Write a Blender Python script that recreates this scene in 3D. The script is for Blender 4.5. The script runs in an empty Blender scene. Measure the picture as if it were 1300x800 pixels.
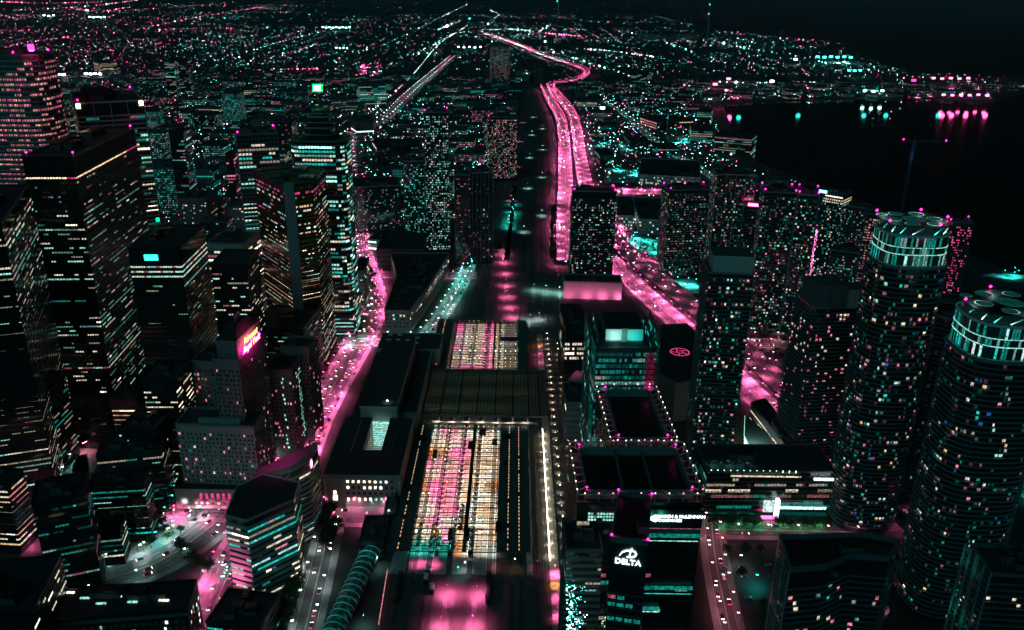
import bpy, math, random
from mathutils import Vector, Matrix
random.seed(7)
R_ = random.random
PI = math.pi
sc = bpy.context.scene
COL = sc.collection

# ------------------------------------------------------------------ camera
CF, CH = 1090.0, 346.0                       # focal length in photo pixels, eye height (observation deck)
CA, CT = math.atan2(425, CF), math.radians(0.82)
fwd = Vector((0, math.cos(CA), -math.sin(CA)))
r0, u0 = Vector((1, 0, 0)), Vector((0, math.sin(CA), math.cos(CA)))
cr = math.cos(CT) * r0 + math.sin(CT) * u0
cu = -math.sin(CT) * r0 + math.cos(CT) * u0
cam = bpy.data.cameras.new('camera')
cam.sensor_width = 36; cam.lens = 36 * CF / 1300
cam.clip_start = 1; cam.clip_end = 60000
camo = bpy.data.objects.new('camera', cam); COL.objects.link(camo)
M = Matrix((cr, cu, -fwd)).transposed().to_4x4(); M.translation = Vector((0, 0, CH))
camo.matrix_world = M
sc.camera = camo

# ------------------------------------------------------------------ night sky, ambient fill sun, exposure
w = bpy.data.worlds.new("World"); sc.world = w; w.use_nodes = True
nt = w.node_tree; nt.nodes.clear()
sky = nt.nodes.new('ShaderNodeTexSky'); sky.sky_type = 'NISHITA'; sky.sun_disc = False
sky.sun_elevation = math.radians(-4); sky.sun_rotation = math.radians(215)
tint = nt.nodes.new('ShaderNodeMix'); tint.data_type = 'RGBA'; tint.blend_type = 'MULTIPLY'
tint.inputs[0].default_value = 1
tint.inputs[7].default_value = (0.10, 0.85, 0.80, 1)
bg = nt.nodes.new('ShaderNodeBackground'); bg.inputs[1].default_value = 0.15
ou = nt.nodes.new('ShaderNodeOutputWorld')
nt.links.new(sky.outputs[0], tint.inputs[6]); nt.links.new(tint.outputs[2], bg.inputs[0]); nt.links.new(bg.outputs[0], ou.inputs[0])
sl = bpy.data.lights.new('fill_sun', 'SUN'); sl.energy = 0.22; sl.angle = math.radians(40); sl.color = (0.10, 0.82, 1.0)  # broad teal sun lamp added as ambient fill for the facades
so = bpy.data.objects.new('fill_sun', sl); COL.objects.link(so)
so.rotation_euler = Vector((0.30, 0.80, -0.65)).to_track_quat('-Z', 'Y').to_euler()
sc.view_settings.view_transform = 'Standard'; sc.view_settings.look = 'None'
sc.view_settings.exposure = 0.28; sc.view_settings.gamma = 1; sc.view_settings.use_curve_mapping = False
sc.render.engine = 'CYCLES'
cy = sc.cycles
cy.use_denoising = True; cy.use_light_tree = True; cy.max_bounces = 3; cy.diffuse_bounces = 1; cy.glossy_bounces = 2
cy.transmission_bounces = 2; cy.sample_clamp_indirect = 2.0; cy.caustics_reflective = False; cy.caustics_refractive = False
try: cy.denoising_input_passes = 'RGB_ALBEDO_NORMAL'
except Exception: pass

# ------------------------------------------------------------------ helpers
def G(px, py, z=0.0):
    """the place in the world seen at a photo pixel, at height z"""
    d = fwd + (px - 650) / CF * cr - (py - 400) / CF * cu
    t = (z - CH) / d.z
    return Vector((0, 0, CH)) + t * d
def Ppx(p):
    q = Vector(p) - Vector((0, 0, CH))
    return 650 + CF * q.dot(cr) / q.dot(fwd), 400 - CF * q.dot(cu) / q.dot(fwd)
def height_for(px, py, by):
    lo, hi = 0.0, 345.0
    for _ in range(50):
        m = (lo + hi) / 2; g = G(px, py, m)
        y = Ppx((g.x, g.y, 0))[1]
        if y < by: lo = m
        else: hi = m
    return lo

MATS = {}
def new_mat(name):
    m = bpy.data.materials.new(name); m.use_nodes = True; MATS[name] = m; m.node_tree.nodes.clear(); return m
def solid(name, c, rough=.7, metal=0.0, c2=None, scale=.2, bump=0.0, bscale=2.0, spec=.5):
    m = new_mat(name); n = m.node_tree; N = n.nodes; L = n.links
    b = N.new('ShaderNodeBsdfPrincipled'); o = N.new('ShaderNodeOutputMaterial'); L.new(b.outputs[0], o.inputs[0])
    b.inputs['Roughness'].default_value = rough; b.inputs['Metallic'].default_value = metal
    b.inputs['Specular IOR Level'].default_value = spec
    tc = N.new('ShaderNodeNewGeometry')
    ns = N.new('ShaderNodeTexNoise'); ns.inputs['Scale'].default_value = scale; ns.inputs['Detail'].default_value = 5
    L.new(tc.outputs['Position'], ns.inputs['Vector'])
    mx = N.new('ShaderNodeMix'); mx.data_type = 'RGBA'
    mx.inputs[6].default_value = (*c, 1); mx.inputs[7].default_value = (*(c2 or tuple(x * .55 for x in c)), 1)
    L.new(ns.outputs[0], mx.inputs[0]); L.new(mx.outputs[2], b.inputs['Base Color'])
    if bump:
        n2 = N.new('ShaderNodeTexNoise'); n2.inputs['Scale'].default_value = bscale; n2.inputs['Detail'].default_value = 3
        L.new(tc.outputs['Position'], n2.inputs['Vector'])
        bp = N.new('ShaderNodeBump'); bp.inputs['Strength'].default_value = bump; bp.inputs['Distance'].default_value = .3
        L.new(n2.outputs[0], bp.inputs['Height']); L.new(bp.outputs[0], b.inputs['Normal'])
    return m
def glow(name, c, s, vary=.0, scale=.5):
    m = new_mat(name); n = m.node_tree; N = n.nodes; L = n.links
    e = N.new('ShaderNodeEmission'); o = N.new('ShaderNodeOutputMaterial'); L.new(e.outputs[0], o.inputs[0])
    e.inputs[0].default_value = (*c, 1); e.inputs[1].default_value = s
    if vary:
        g = N.new('ShaderNodeNewGeometry'); ns = N.new('ShaderNodeTexNoise'); ns.inputs['Scale'].default_value = scale
        ns.inputs['Detail'].default_value = 2
        L.new(g.outputs['Position'], ns.inputs['Vector'])
        mr = N.new('ShaderNodeMapRange'); mr.inputs[1].default_value = .3; mr.inputs[2].default_value = .7
        mr.inputs[3].default_value = s * (1 - vary); mr.inputs[4].default_value = s * (1 + vary)
        L.new(ns.outputs[0], mr.inputs[0]); L.new(mr.outputs[0], e.inputs[1])
    m.cycles.emission_sampling = 'NONE'
    return m
HUE = dict(warm=(1, .62, .34), cream=(1, .86, .64), mint=(.42, 1, .88), white=(.78, 1, .97), teal=(.02, .62, .52),
           pink=(1, .07, .30), rose=(1, .27, .38), blue=(.05, .25, 1), magenta=(1, .01, .36), green=(.0, .9, .16), amber=(1, .33, .08))
for hk, hc in HUE.items():
    for i, s in enumerate((.06, .24, .7, 2.1)):
        glow('%s%d' % (hk, i), hc, s, .8, .8)
    glow(hk + '_lamp', hc, 14)
    glow(hk + '_bulb', hc, 5)
    glow(hk + '_sign', hc, 2.6)
glow('white_tube', (1, .86, .66), 3.5); glow('sun_white', (.8, 1, 1), 25)
solid('asphalt', (.075, .075, .078), .75, c2=(.045, .045, .05), scale=.15, bump=.3, bscale=1.5)
solid('road', (.13, .125, .125), .6, c2=(.075, .075, .08), scale=.25, bump=.3, bscale=2)
solid('paving', (.30, .29, .28), .8, c2=(.18, .18, .18), scale=.4)
solid('kerb_stone', (.4, .4, .38), .8)
solid('paint', (.8, .8, .78), .6, c2=(.55, .55, .52))
solid('ground_dark', (.05, .055, .05), .9, c2=(.025, .03, .025), scale=.03)
solid('ballast', (.12, .11, .10), .95, c2=(.05, .05, .05), scale=1.0, bump=.6, bscale=3)
solid('rail_steel', (.45, .42, .4), .35, 1.0)
solid('sleeper', (.10, .08, .07), .9)
solid('glass_dark', (.012, .016, .018), .12, 0, c2=(.02, .026, .028), scale=.08, spec=.6)
solid('glass_teal', (.03, .10, .10), .15, 0, c2=(.02, .05, .055), scale=.1, spec=.7)
solid('black_metal', (.022, .022, .024), .4, .3)
solid('dark_concrete', (.14, .14, .14), .8, c2=(.09, .09, .09), scale=.2)
solid('concrete', (.30, .30, .29), .8, c2=(.2, .2, .19), scale=.15)
solid('pale_concrete', (.50, .48, .46), .75, c2=(.36, .35, .33), scale=.2)
solid('limestone', (.40, .36, .32), .8, c2=(.28, .25, .22), scale=.3, bump=.2)
solid('balcony_edge', (.21, .22, .22), .5, c2=(.13, .14, .14), scale=.05)
solid('deck_concrete', (.24, .23, .22), .7, c2=(.15, .145, .14), scale=.12)
solid('hex_concrete', (.46, .42, .42), .7, c2=(.34, .31, .31), scale=.3)
solid('grey_stone', (.22, .21, .20), .8, c2=(.15, .14, .14), scale=.3)
solid('gold_glass', (.30, .19, .07), .2, .8, c2=(.2, .12, .05))
solid('roof_dark', (.035, .037, .04), .9, c2=(.02, .02, .022), scale=.15, bump=.3, bscale=.8)
solid('roof_grey', (.10, .10, .10), .85, c2=(.06, .06, .06), scale=.2)
solid('roof_green', (.055, .11, .10), .7, c2=(.035, .07, .065), scale=.3)
solid('roof_purple', (.34, .14, .28), .5, c2=(.1, .06, .1), scale=.2)
solid('white_panel', (.7, .72, .72), .5, c2=(.6, .62, .62))
solid('steel', (.3, .32, .33), .35, .8)
solid('copper_green', (.12, .22, .19), .7)
solid('leaf', (.05, .09, .04), .8, c2=(.03, .055, .025), scale=1.5)
solid('bark', (.08, .06, .045), .9)
solid('platform', (.42, .40, .37), .8, c2=(.3, .28, .26), scale=1.2)
solid('grass', (.04, .065, .03), .95, c2=(.025, .045, .02), scale=.3)
solid('rubber', (.02, .02, .02), .8)
for k, c in dict(car_black=(.02, .02, .022), car_white=(.7, .7, .7), car_silver=(.4, .42, .43), car_red=(.3, .03, .03), car_blue=(.03, .06, .2)).items():
    solid(k, c, .25, .3, c2=c)
def water_mat():
    m = new_mat('water'); n = m.node_tree; N = n.nodes; L = n.links
    b = N.new('ShaderNodeBsdfPrincipled'); o = N.new('ShaderNodeOutputMaterial'); L.new(b.outputs[0], o.inputs[0])
    b.inputs['Base Color'].default_value = (.004, .009, .011, 1); b.inputs['Roughness'].default_value = .07
    g = N.new('ShaderNodeNewGeometry'); ns = N.new('ShaderNodeTexNoise'); ns.inputs['Scale'].default_value = .05; ns.inputs['Detail'].default_value = 6
    L.new(g.outputs['Position'], ns.inputs['Vector'])
    bp = N.new('ShaderNodeBump'); bp.inputs['Strength'].default_value = .12; bp.inputs['Distance'].default_value = .6
    L.new(ns.outputs[0], bp.inputs['Height']); L.new(bp.outputs[0], b.inputs['Normal'])
water_mat()

class MB:
    def __init__(s): s.v = []; s.f = []; s.m = []
    def face(s, pts, m):
        n = len(s.v); s.v.extend([tuple(p) for p in pts]); s.f.append(tuple(range(n, n + len(pts)))); s.m.append(m)
    def box(s, x0, x1, y0, y1, z0, z1, m, mt=None):
        s.prism([(x0, y0), (x1, y0), (x1, y1), (x0, y1)], z0, z1, m, mt)
    def prism(s, poly, z0, z1, m, mt=None, bottom=True):
        n = len(s.v); k = len(poly)
        s.v.extend([(p[0], p[1], z0) for p in poly]); s.v.extend([(p[0], p[1], z1) for p in poly])
        for i in range(k):
            j = (i + 1) % k; s.f.append((n + i, n + j, n + k + j, n + k + i)); s.m.append(m)
        s.f.append(tuple(range(n + k, n + 2 * k))); s.m.append(mt or m)
        if bottom: s.f.append(tuple(range(n + k - 1, n - 1, -1))); s.m.append(m)
    def bar(s, a, b, wd, ht, m):
        a = Vector(a); b = Vector(b); d = (b - a)
        if d.length < 1e-6: return
        d.normalize(); up = Vector((0, 0, 1)) if abs(d.z) < .95 else Vector((1, 0, 0))
        x = d.cross(up).normalized() * wd / 2; y = x.cross(d).normalized() * ht / 2
        n = len(s.v)
        for c in (a, b):
            for q in (-x - y, x - y, x + y, -x + y): s.v.append(tuple(c + q))
        for q in ((0, 1, 2, 3), (7, 6, 5, 4), (0, 4, 5, 1), (1, 5, 6, 2), (2, 6, 7, 3), (3, 7, 4, 0)):
            s.f.append(tuple(n + i for i in q)); s.m.append(m)
    def ring(s, poly, d, z0, z1, m, inner=0.0):
        """band that runs round a convex outline, standing out by d"""
        A = offset(poly, inner) if inner else poly; B = offset(poly, d); k = len(poly); n = len(s.v)
        for P, z in ((A, z0), (B, z0), (B, z1), (A, z1)): s.v.extend([(p[0], p[1], z) for p in P])
        for i in range(k):
            j = (i + 1) % k
            for a, b in ((0, 1), (1, 2), (2, 3)) + (((3, 0),) if inner else ()):
                s.f.append((n + a * k + i, n + a * k + j, n + b * k + j, n + b * k + i) if a else (n + i, n + j, n + k + j, n + k + i)); s.m.append(m)
    def octa(s, c, r, m):
        x, y, z = c; n = len(s.v)
        s.v.extend([(x + r, y, z), (x - r, y, z), (x, y + r, z), (x, y - r, z), (x, y, z + r), (x, y, z - r)])
        for q in ((0, 2, 4), (2, 1, 4), (1, 3, 4), (3, 0, 4), (2, 0, 5), (1, 2, 5), (3, 1, 5), (0, 3, 5)):
            s.f.append(tuple(n + i for i in q)); s.m.append(m)
    def cyl(s, x, y, z0, z1, ra, rb, k, m, mt=None):
        n = len(s.v)
        for r, z in ((ra, z0), (rb, z1)):
            for i in range(k):
                a = 2 * PI * i / k; s.v.append((x + r * math.cos(a), y + r * math.sin(a), z))
        for i in range(k):
            j = (i + 1) % k; s.f.append((n + i, n + j, n + k + j, n + k + i)); s.m.append(m)
        s.f.append(tuple(range(n + k, n + 2 * k))); s.m.append(mt or m)
        s.f.append(tuple(range(n + k - 1, n - 1, -1))); s.m.append(m)
    def mesh(s, name, off=(0, 0, 0)):
        me = bpy.data.meshes.new(name)
        ox, oy, oz = off
        me.from_pydata([(a - ox, b - oy, c - oz) for a, b, c in s.v], [], s.f)
        keys = []
        for k in s.m:
            if k not in keys: keys.append(k)
        for k in keys: me.materials.append(MATS[k])
        ix = {k: i for i, k in enumerate(keys)}
        me.polygons.foreach_set('material_index', [ix[k] for k in s.m]); me.update()
        return me
    def build(s, name, parent=None, kind=None, loc=None, group=None, label=None, cat=None):
        if not s.f: return None
        off = tuple(parent.location) if parent is not None else (loc or (0, 0, 0))
        o = bpy.data.objects.new(name, s.mesh(name, off)); COL.objects.link(o)
        if parent is not None: o.parent = parent
        elif loc: o.location = loc
        if kind: o['kind'] = kind
        if group: o['group'] = group
        if label: o['label'] = label
        if cat: o['category'] = cat
        return o
def offset(poly, d):
    k = len(poly); out = []
    for i in range(k):
        p0, p, p1 = Vector(poly[i - 1][:2]), Vector(poly[i][:2]), Vector(poly[(i + 1) % k][:2])
        a = (p - p0).normalized(); b = (p1 - p).normalized()
        na, nb = Vector((a.y, -a.x)), Vector((b.y, -b.x)); m = na + nb
        m = m / max(.3, m.dot(na)) if m.length > 1e-6 else na
        out.append((p.x + m.x * d, p.y + m.y * d))
    return out
def thing(name, label, cat, loc, group=None):
    o = bpy.data.objects.new(name, None); COL.objects.link(o); o.location = loc; o.empty_display_size = 2
    o['label'] = label; o['category'] = cat
    if group: o['group'] = group
    return o
def ccw(poly):
    a = sum(poly[i - 1][0] * poly[i][1] - poly[i][0] * poly[i - 1][1] for i in range(len(poly)))
    return [tuple(p[:2]) for p in (poly if a > 0 else poly[::-1])]
def dup(root, loc, rz=0, label=None, group=None, scale=None):
    r = root.copy(); COL.objects.link(r); r.location = loc; r.rotation_euler = (0, 0, rz)
    if scale: r.scale = scale
    if label: r['label'] = label
    if group: r['group'] = group
    for ch in KIDS.get(root.name, ()):
        c = ch.copy(); COL.objects.link(c); c.parent = r
    return r
KIDS = {}
def kids(root): KIDS[root.name] = [o for o in COL.objects if o.parent == root]
def pick(mix):
    t = R_() * sum(mix.values())
    for k, v in mix.items():
        t -= v
        if t <= 0: return k
    return k
def spot(loc, hue, power, parent=None, ang=150, rad=.6, direction=None):
    key = (hue, power, ang)
    if key not in SPOTS:
        l = bpy.data.lights.new('lamp_light', 'SPOT'); l.color = {'pink': (1, .15, .42), 'rose': (1, .30, .42), 'magenta': (1, .03, .42)}.get(hue, HUE[hue]); l.energy = power
        l.spot_size = math.radians(ang); l.spot_blend = 1; l.shadow_soft_size = rad; SPOTS[key] = l
    o = bpy.data.objects.new('lamp_light', SPOTS[key]); COL.objects.link(o)
    if parent: o.parent = parent; o.location = Vector(loc) - parent.location
    else: o.location = loc
    if direction is not None: o.rotation_euler = Vector(direction).to_track_quat('-Z', 'Y').to_euler()
    return o
SPOTS = {}

# ------------------------------------------------------------------ facades
OFFICE = dict(cream2=3, mint2=3, cream1=6, mint1=6, teal1=2, rose1=2, white2=1, cream3=.6)
def cells(nf, nc, lit, mix, mode):
    out = []
    for i in range(nf):
        row = [None] * nc; j = 0
        pf = lit * (R_() * 1.9 if mode == 'office' else 1)
        if mode == 'office' and R_() < lit * .28: pf = .9
        key = pick(mix)
        while j < nc:
            run = (1 + int(R_() * 5)) if mode == 'office' else 1
            if R_() < pf:
                k = key if mode == 'office' and R_() < .75 else pick(mix)
                for q in range(j, min(nc, j + run)): row[q] = k
            j += run
        out.append(row)
    return out
def facade(win, p0, p1, z0, z1, fh, cw, lit, mix, mode='office', wf=.82, hf=.5, off=.06, dark=None, dkey='glass_dark', sep=None, litf=None):
    p0, p1 = Vector(p0[:2]), Vector(p1[:2]); L = (p1 - p0).length
    if L < 2: return
    d = (p1 - p0) / L; n = Vector((d.y, -d.x)) * off
    nf = max(1, int((z1 - z0) / fh)); nc = max(1, round(L / cw)); c = L / nc; fh = (z1 - z0) / nf
    C = cells(nf, nc, lit, mix, mode)
    for i in range(nf):
        za = z0 + (i + (1 - hf) / 2) * fh; zb = za + hf * fh
        for j in range(nc):
            k = C[i][j]
            if litf: k = litf(i / nf, j / nc, k)
            if not k and dark is None: continue
            ww = wf if mode == 'office' or not k else wf * (.55 + .75 * R_()); a = p0 + d * c * (j + (1 - wf) * R_() * (0 if mode == 'office' else 1) + ((1 - wf) / 2 if mode == 'office' else 0)) + n; b = a + d * c * min(ww, 1.15)
            T = win if k else dark
            q = [(a.x, a.y, za), (b.x, b.y, za), (b.x, b.y, zb), (a.x, a.y, zb)]
            if k and sep is not None: sep.append((q, k))
            else: T.face(q, k or dkey)
def rrect(x0, x1, y0, y1, r, k=4):
    P = []
    for cx, cy, a0 in ((x1 - r, y0 + r, -PI / 2), (x1 - r, y1 - r, 0), (x0 + r, y1 - r, PI / 2), (x0 + r, y0 + r, PI)):
        for i in range(k + 1):
            a = a0 + PI / 2 * i / k; P.append((cx + r * math.cos(a), cy + r * math.sin(a)))
    return P
def rect_px(FL, FR, h, depth=None, BR=None):
    a, b = G(*FL, h), G(*FR, h); d = (b - a); L = d.length; d.normalize(); n = Vector((-d.y, d.x, 0))
    if depth is None:
        c = G(*BR, h); depth = max(6, (c - b).dot(n))
    return [(p.x, p.y) for p in (a, b, b + n * depth, a + n * depth)]
USED = []
NB = [0]
TH = {}
def TH_root(sub): return [v[0] for k, v in TH.items() if sub in k][0]
def tower(name, label, poly, h, z0=0, style='office', wall='glass_dark', band='black_metal', fh=4.0, cw=2.6, lit=.25, mix=OFFICE,
          out=.25, bt=None, hf=.5, wf=.82, roof='roof_dark', piers=None, pier_mat=None, top=4, parapet=1.2, units=4, beacons=0,
          cat='building', group=None, litf=None, single=0, dark=False, base=5, podium=True, crown=None, balcony_mat=None, slabs=True):
    poly = ccw(poly); cx = sum(p[0] for p in poly) / len(poly); cyy = sum(p[1] for p in poly) / len(poly)
    USED.append((min(p[0] for p in poly), max(p[0] for p in poly), min(p[1] for p in poly), max(p[1] for p in poly)))
    root = thing(name, label, cat, (cx, cyy, z0), group)
    b = MB(); b.prism(poly, z0, h, wall, roof); b.build('wall', root)
    r = MB(); r.ring(poly, .35, h - .4, h + parapet, pier_mat or band, inner=-.5); r.build('parapet', root)
    zt = h - top; nf = max(1, round((zt - z0 - base) / fh)); f = (zt - z0 - base) / nf
    if slabs:
        sb = MB(); t = bt if bt else f * (1 - hf) * .8
        for i in range(nf + 1):
            z = z0 + base + i * f
            sb.ring(poly, out, z - t / 2, z + t / 2, band)
        sb.build('floor_slab', root, kind='stuff')
    win = MB(); dk = MB() if dark else None; sep = [] if single else None
    k = len(poly)
    for i in range(k):
        facade(win, poly[i], poly[(i + 1) % k], z0 + base, zt, fh, cw, lit, mix, style, wf=wf, hf=hf, dark=dk, litf=litf, sep=sep)
    if sep:
        random.shuffle(sep)
        for q, key in sep[single:]: win.face(q, key)
        cache = {}
        for q, key in sep[:single]:
            c = q[0]; sg = (key, tuple(round(q[n][m] - c[m], 2) for n in (1, 2, 3) for m in (0, 1, 2)))
            if sg not in cache:
                m_ = MB(); m_.face([tuple(q[n][m] - c[m] for m in (0, 1, 2)) for n in range(4)], key); cache[sg] = m_.mesh('lit_window')
            o = bpy.data.objects.new('lit_window', cache[sg]); COL.objects.link(o); o.parent = root
            o.location = (c[0] - cx, c[1] - cyy, c[2] - z0)
    win.build('lit_windows', root, kind='stuff')
    if dk: dk.build('dark_windows', root, kind='stuff')
    if piers:
        pm = MB(); pw = .5 if piers > 4 else .35
        for i in range(k):
            p0, p1 = Vector(poly[i]), Vector(poly[(i + 1) % k]); L = (p1 - p0).length
            if L < 3: continue
            d = (p1 - p0) / L; nrm = Vector((d.y, -d.x)); nn = max(1, round(L / piers))
            for j in range(nn + 1):
                c = p0 + d * (L * j / nn); c0 = c - d * pw / 2; c1 = c + d * pw / 2; o2 = nrm * (out + .15)
                pm.prism([tuple(c0), tuple(c1 + Vector((0, 0))), tuple(c1 + o2), tuple(c0 + o2)][::-1], z0, h + .1, pier_mat or band)
        pm.build('pier', root, kind='stuff')
    xs = [p[0] for p in poly]; ys = [p[1] for p in poly]; W, D = max(xs) - min(xs), max(ys) - min(ys)
    for i in range(units):
        a, bb = W * (.12 + .12 * R_()), D * (.12 + .14 * R_()); ux = cx + (R_() - .5) * W * .45; uy = cyy + (R_() - .5) * D * .45
        m_ = MB(); m_.box(ux - a / 2, ux + a / 2, uy - bb / 2, uy + bb / 2, h + .003, h + 2.5 + 2 * R_(), 'roof_grey'); m_.box(ux - a / 2 + .4, ux + a / 2 - .4, uy - bb / 2 + .4, uy + bb / 2 - .4, h + 2.4, h + 4.8, 'black_metal')
        ru = m_.build('roof_unit', root); g_ = MB(); g_.cyl(ux - cx, uy - cyy, h + 4.81 - z0, h + 5.2 - z0, min(a, bb) * .3, min(a, bb) * .3, 10, 'steel', 'black_metal'); fn = bpy.data.objects.new('fan', g_.mesh('fan')); COL.objects.link(fn); fn.parent = ru
    for i in range(beacons):
        p = poly[(i * max(1, k // max(1, beacons))) % k]; m_ = MB(); q = Vector((cx, cyy)) + (Vector(p) - Vector((cx, cyy))) * .93
        m_.cyl(q.x, q.y, h, h + parapet + 1.2, .12, .12, 5, 'steel'); m_.octa((q.x, q.y, h + parapet + 1.8), .9, 'magenta_lamp'); m_.build('beacon', root)
    NB[0] += 1; TH[label] = (root, h, poly)
    return root
def part_box(root, name, x0, x1, y0, y1, z0, z1, m, mt=None):
    b = MB(); b.box(x0, x1, y0, y1, z0, z1, m, mt); return b.build(name, root)

# ================================================================== SETTING: water, land, roads
def V2(p): return (p[0], p[1])
shore_px = [(1500, 470), (1300, 352), (1200, 310), (1120, 265), (1040, 235), (960, 205), (938, 178), (926, 155), (918, 133), (960, 129), (1000, 128),
            (1060, 126), (1100, 124), (1145, 128), (1150, 118), (1190, 126), (1260, 129), (1300, 118), (1350, 114), (1360, 101), (1250, 98),
            (1160, 93), (1120, 80), (1100, 74), (1075, 56), (1000, 47), (930, 40), (890, 33), (860, 27), (810, 12), (770, -2), (735, -14)]
LAND = [(1500, -600)] + [V2(G(*p)) for p in shore_px] + [(4000, 46000), (-46000, 46000), (-46000, -600)]
def pip(x, y, poly):
    c = False; j = len(poly) - 1
    for i in range(len(poly)):
        xi, yi = poly[i]; xj, yj = poly[j]
        if (yi > y) != (yj > y) and x < (xj - xi) * (y - yi) / (yj - yi) + xi: c = not c
        j = i
    return c
b = MB(); b.face([(-60000, -3000, -1.8), (60000, -3000, -1.8), (60000, 60000, -1.8), (-60000, 60000, -1.8)], 'water')
b.build('water', kind='structure')
b = MB(); b.prism(ccw(LAND), -4, 0, 'ground_dark'); b.build('ground', kind='structure')

def smooth(P, n=6):
    P = [Vector(p[:2]) for p in P]; out = []
    for i in range(len(P) - 1):
        a, b_, c, d = P[max(0, i - 1)], P[i], P[i + 1], P[min(len(P) - 1, i + 2)]
        for k in range(n):
            t = k / n
            out.append(.5 * ((2 * b_) + (c - a) * t + (2 * a - 5 * b_ + 4 * c - d) * t * t + (3 * b_ - a - 3 * c + d) * t ** 3))
    out.append(P[-1]); return out
def walk(P, step, start=0):
    out = []; s = start; acc = 0
    for a, b_ in zip(P, P[1:]):
        L = (b_ - a).length
        while s <= acc + L and L > 0:
            d = (b_ - a) / L; out.append((a + d * (s - acc), d)); s += step
        acc += L
    return out
def norms(P):
    out = []
    for i in range(len(P)):
        d = (P[min(i + 1, len(P) - 1)] - P[max(i - 1, 0)]).normalized(); out.append(Vector((d.y, -d.x)))
    return out
def ribbon(mb, P, o0, o1, z0, z1, m, solid_=False):
    N_ = norms(P); n = len(mb.v)
    for p, q in zip(P, N_):
        a, b_ = p + q * o0, p + q * o1
        mb.v.extend([(a.x, a.y, z1), (b_.x, b_.y, z1)] + ([(a.x, a.y, z0), (b_.x, b_.y, z0)] if solid_ else []))
    s = 4 if solid_ else 2
    for i in range(len(P) - 1):
        u = n + i * s; w_ = u + s
        mb.f.append((u, u + 1, w_ + 1, w_)); mb.m.append(m)
        if solid_:
            mb.f.append((u + 2, u, w_, w_ + 2)); mb.m.append(m); mb.f.append((u + 1, u + 3, w_ + 3, w_ + 1)); mb.m.append(m)
            mb.f.append((u + 3, u + 2, w_ + 2, w_ + 3)); mb.m.append(m)
ROADS = []
def road(px, wd, z=0, name='road', lanes=4, walks=3.5, pts=None, deck=False, zoff=0.0, mat='road'):
    P = smooth(pts if pts else [V2(G(x, y, z)) for x, y in px])
    ROADS.append((P, wd / 2 + walks))
    b = MB(); zz = z + .02 + zoff
    if deck: ribbon(b, P, -wd / 2, wd / 2, z - 1.4, zz, 'deck_concrete', True)
    else: ribbon(b, P, -wd / 2, wd / 2, 0, zz, mat)
    ro = b.build(name, kind='structure')
    mk = MB(); nl = lanes
    for e in (-1, 1): ribbon(mk, P, e * (wd / 2 - .6) - .12, e * (wd / 2 - .6) + .12, 0, zz + .006, 'paint')
    if nl > 1:
        ribbon(mk, P, -.3, -.12, 0, zz + .006, 'paint'); ribbon(mk, P, .12, .3, 0, zz + .006, 'paint')
        lw = (wd - 1.2) / nl
        for l in range(1, nl):
            if l == nl / 2: continue
            o = -wd / 2 + .6 + lw * l
            for p, d in walk(P, 12):
                q = p + Vector((d.y, -d.x)) * o; e = q + d * 5; n = Vector((d.y, -d.x)) * .11
                mk.face([(q.x - n.x, q.y - n.y, zz + .007), (q.x + n.x, q.y + n.y, zz + .007), (e.x + n.x, e.y + n.y, zz + .007), (e.x - n.x, e.y - n.y, zz + .007)], 'paint')
    mk.build('road_marking', kind='structure')
    if walks and not deck:
        s = MB()
        for e in (-1, 1):
            a, c = e * wd / 2, e * (wd / 2 + walks)
            ribbon(s, P, min(a, c), max(a, c), 0, .14, 'paving', True)
        s.build('pavement', kind='structure')
    if deck:
        s = MB()
        for e in (-1, 1): ribbon(s, P, e * wd / 2 - .25, e * wd / 2 + .25, z - .6, z + 1.0, 'concrete', True)
        s.build('parapet', kind='structure')
        s = MB()
        for p, d in walk(P, 30):
            n = Vector((d.y, -d.x))
            for e in (-1, 1):
                q = p + n * e * wd * .32; s.cyl(q.x, q.y, 0, z - 1.4, .9, .9, 8, 'concrete')
        s.build('bridge_pier', kind='structure')
    return P
def zebra(p, d, wd, z=.034):
    b = MB(); n = Vector((d.y, -d.x)); k = int(wd / 1.3)
    for i in range(k):
        c = p + n * (-wd / 2 + (i + .5) * wd / k); a = n * .3; e = d * 2
        b.face([(c.x - a.x - e.x, c.y - a.y - e.y, z), (c.x + a.x - e.x, c.y + a.y - e.y, z), (c.x + a.x + e.x, c.y + a.y + e.y, z), (c.x - a.x + e.x, c.y - a.y + e.y, z)], 'paint')
    return b

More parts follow.
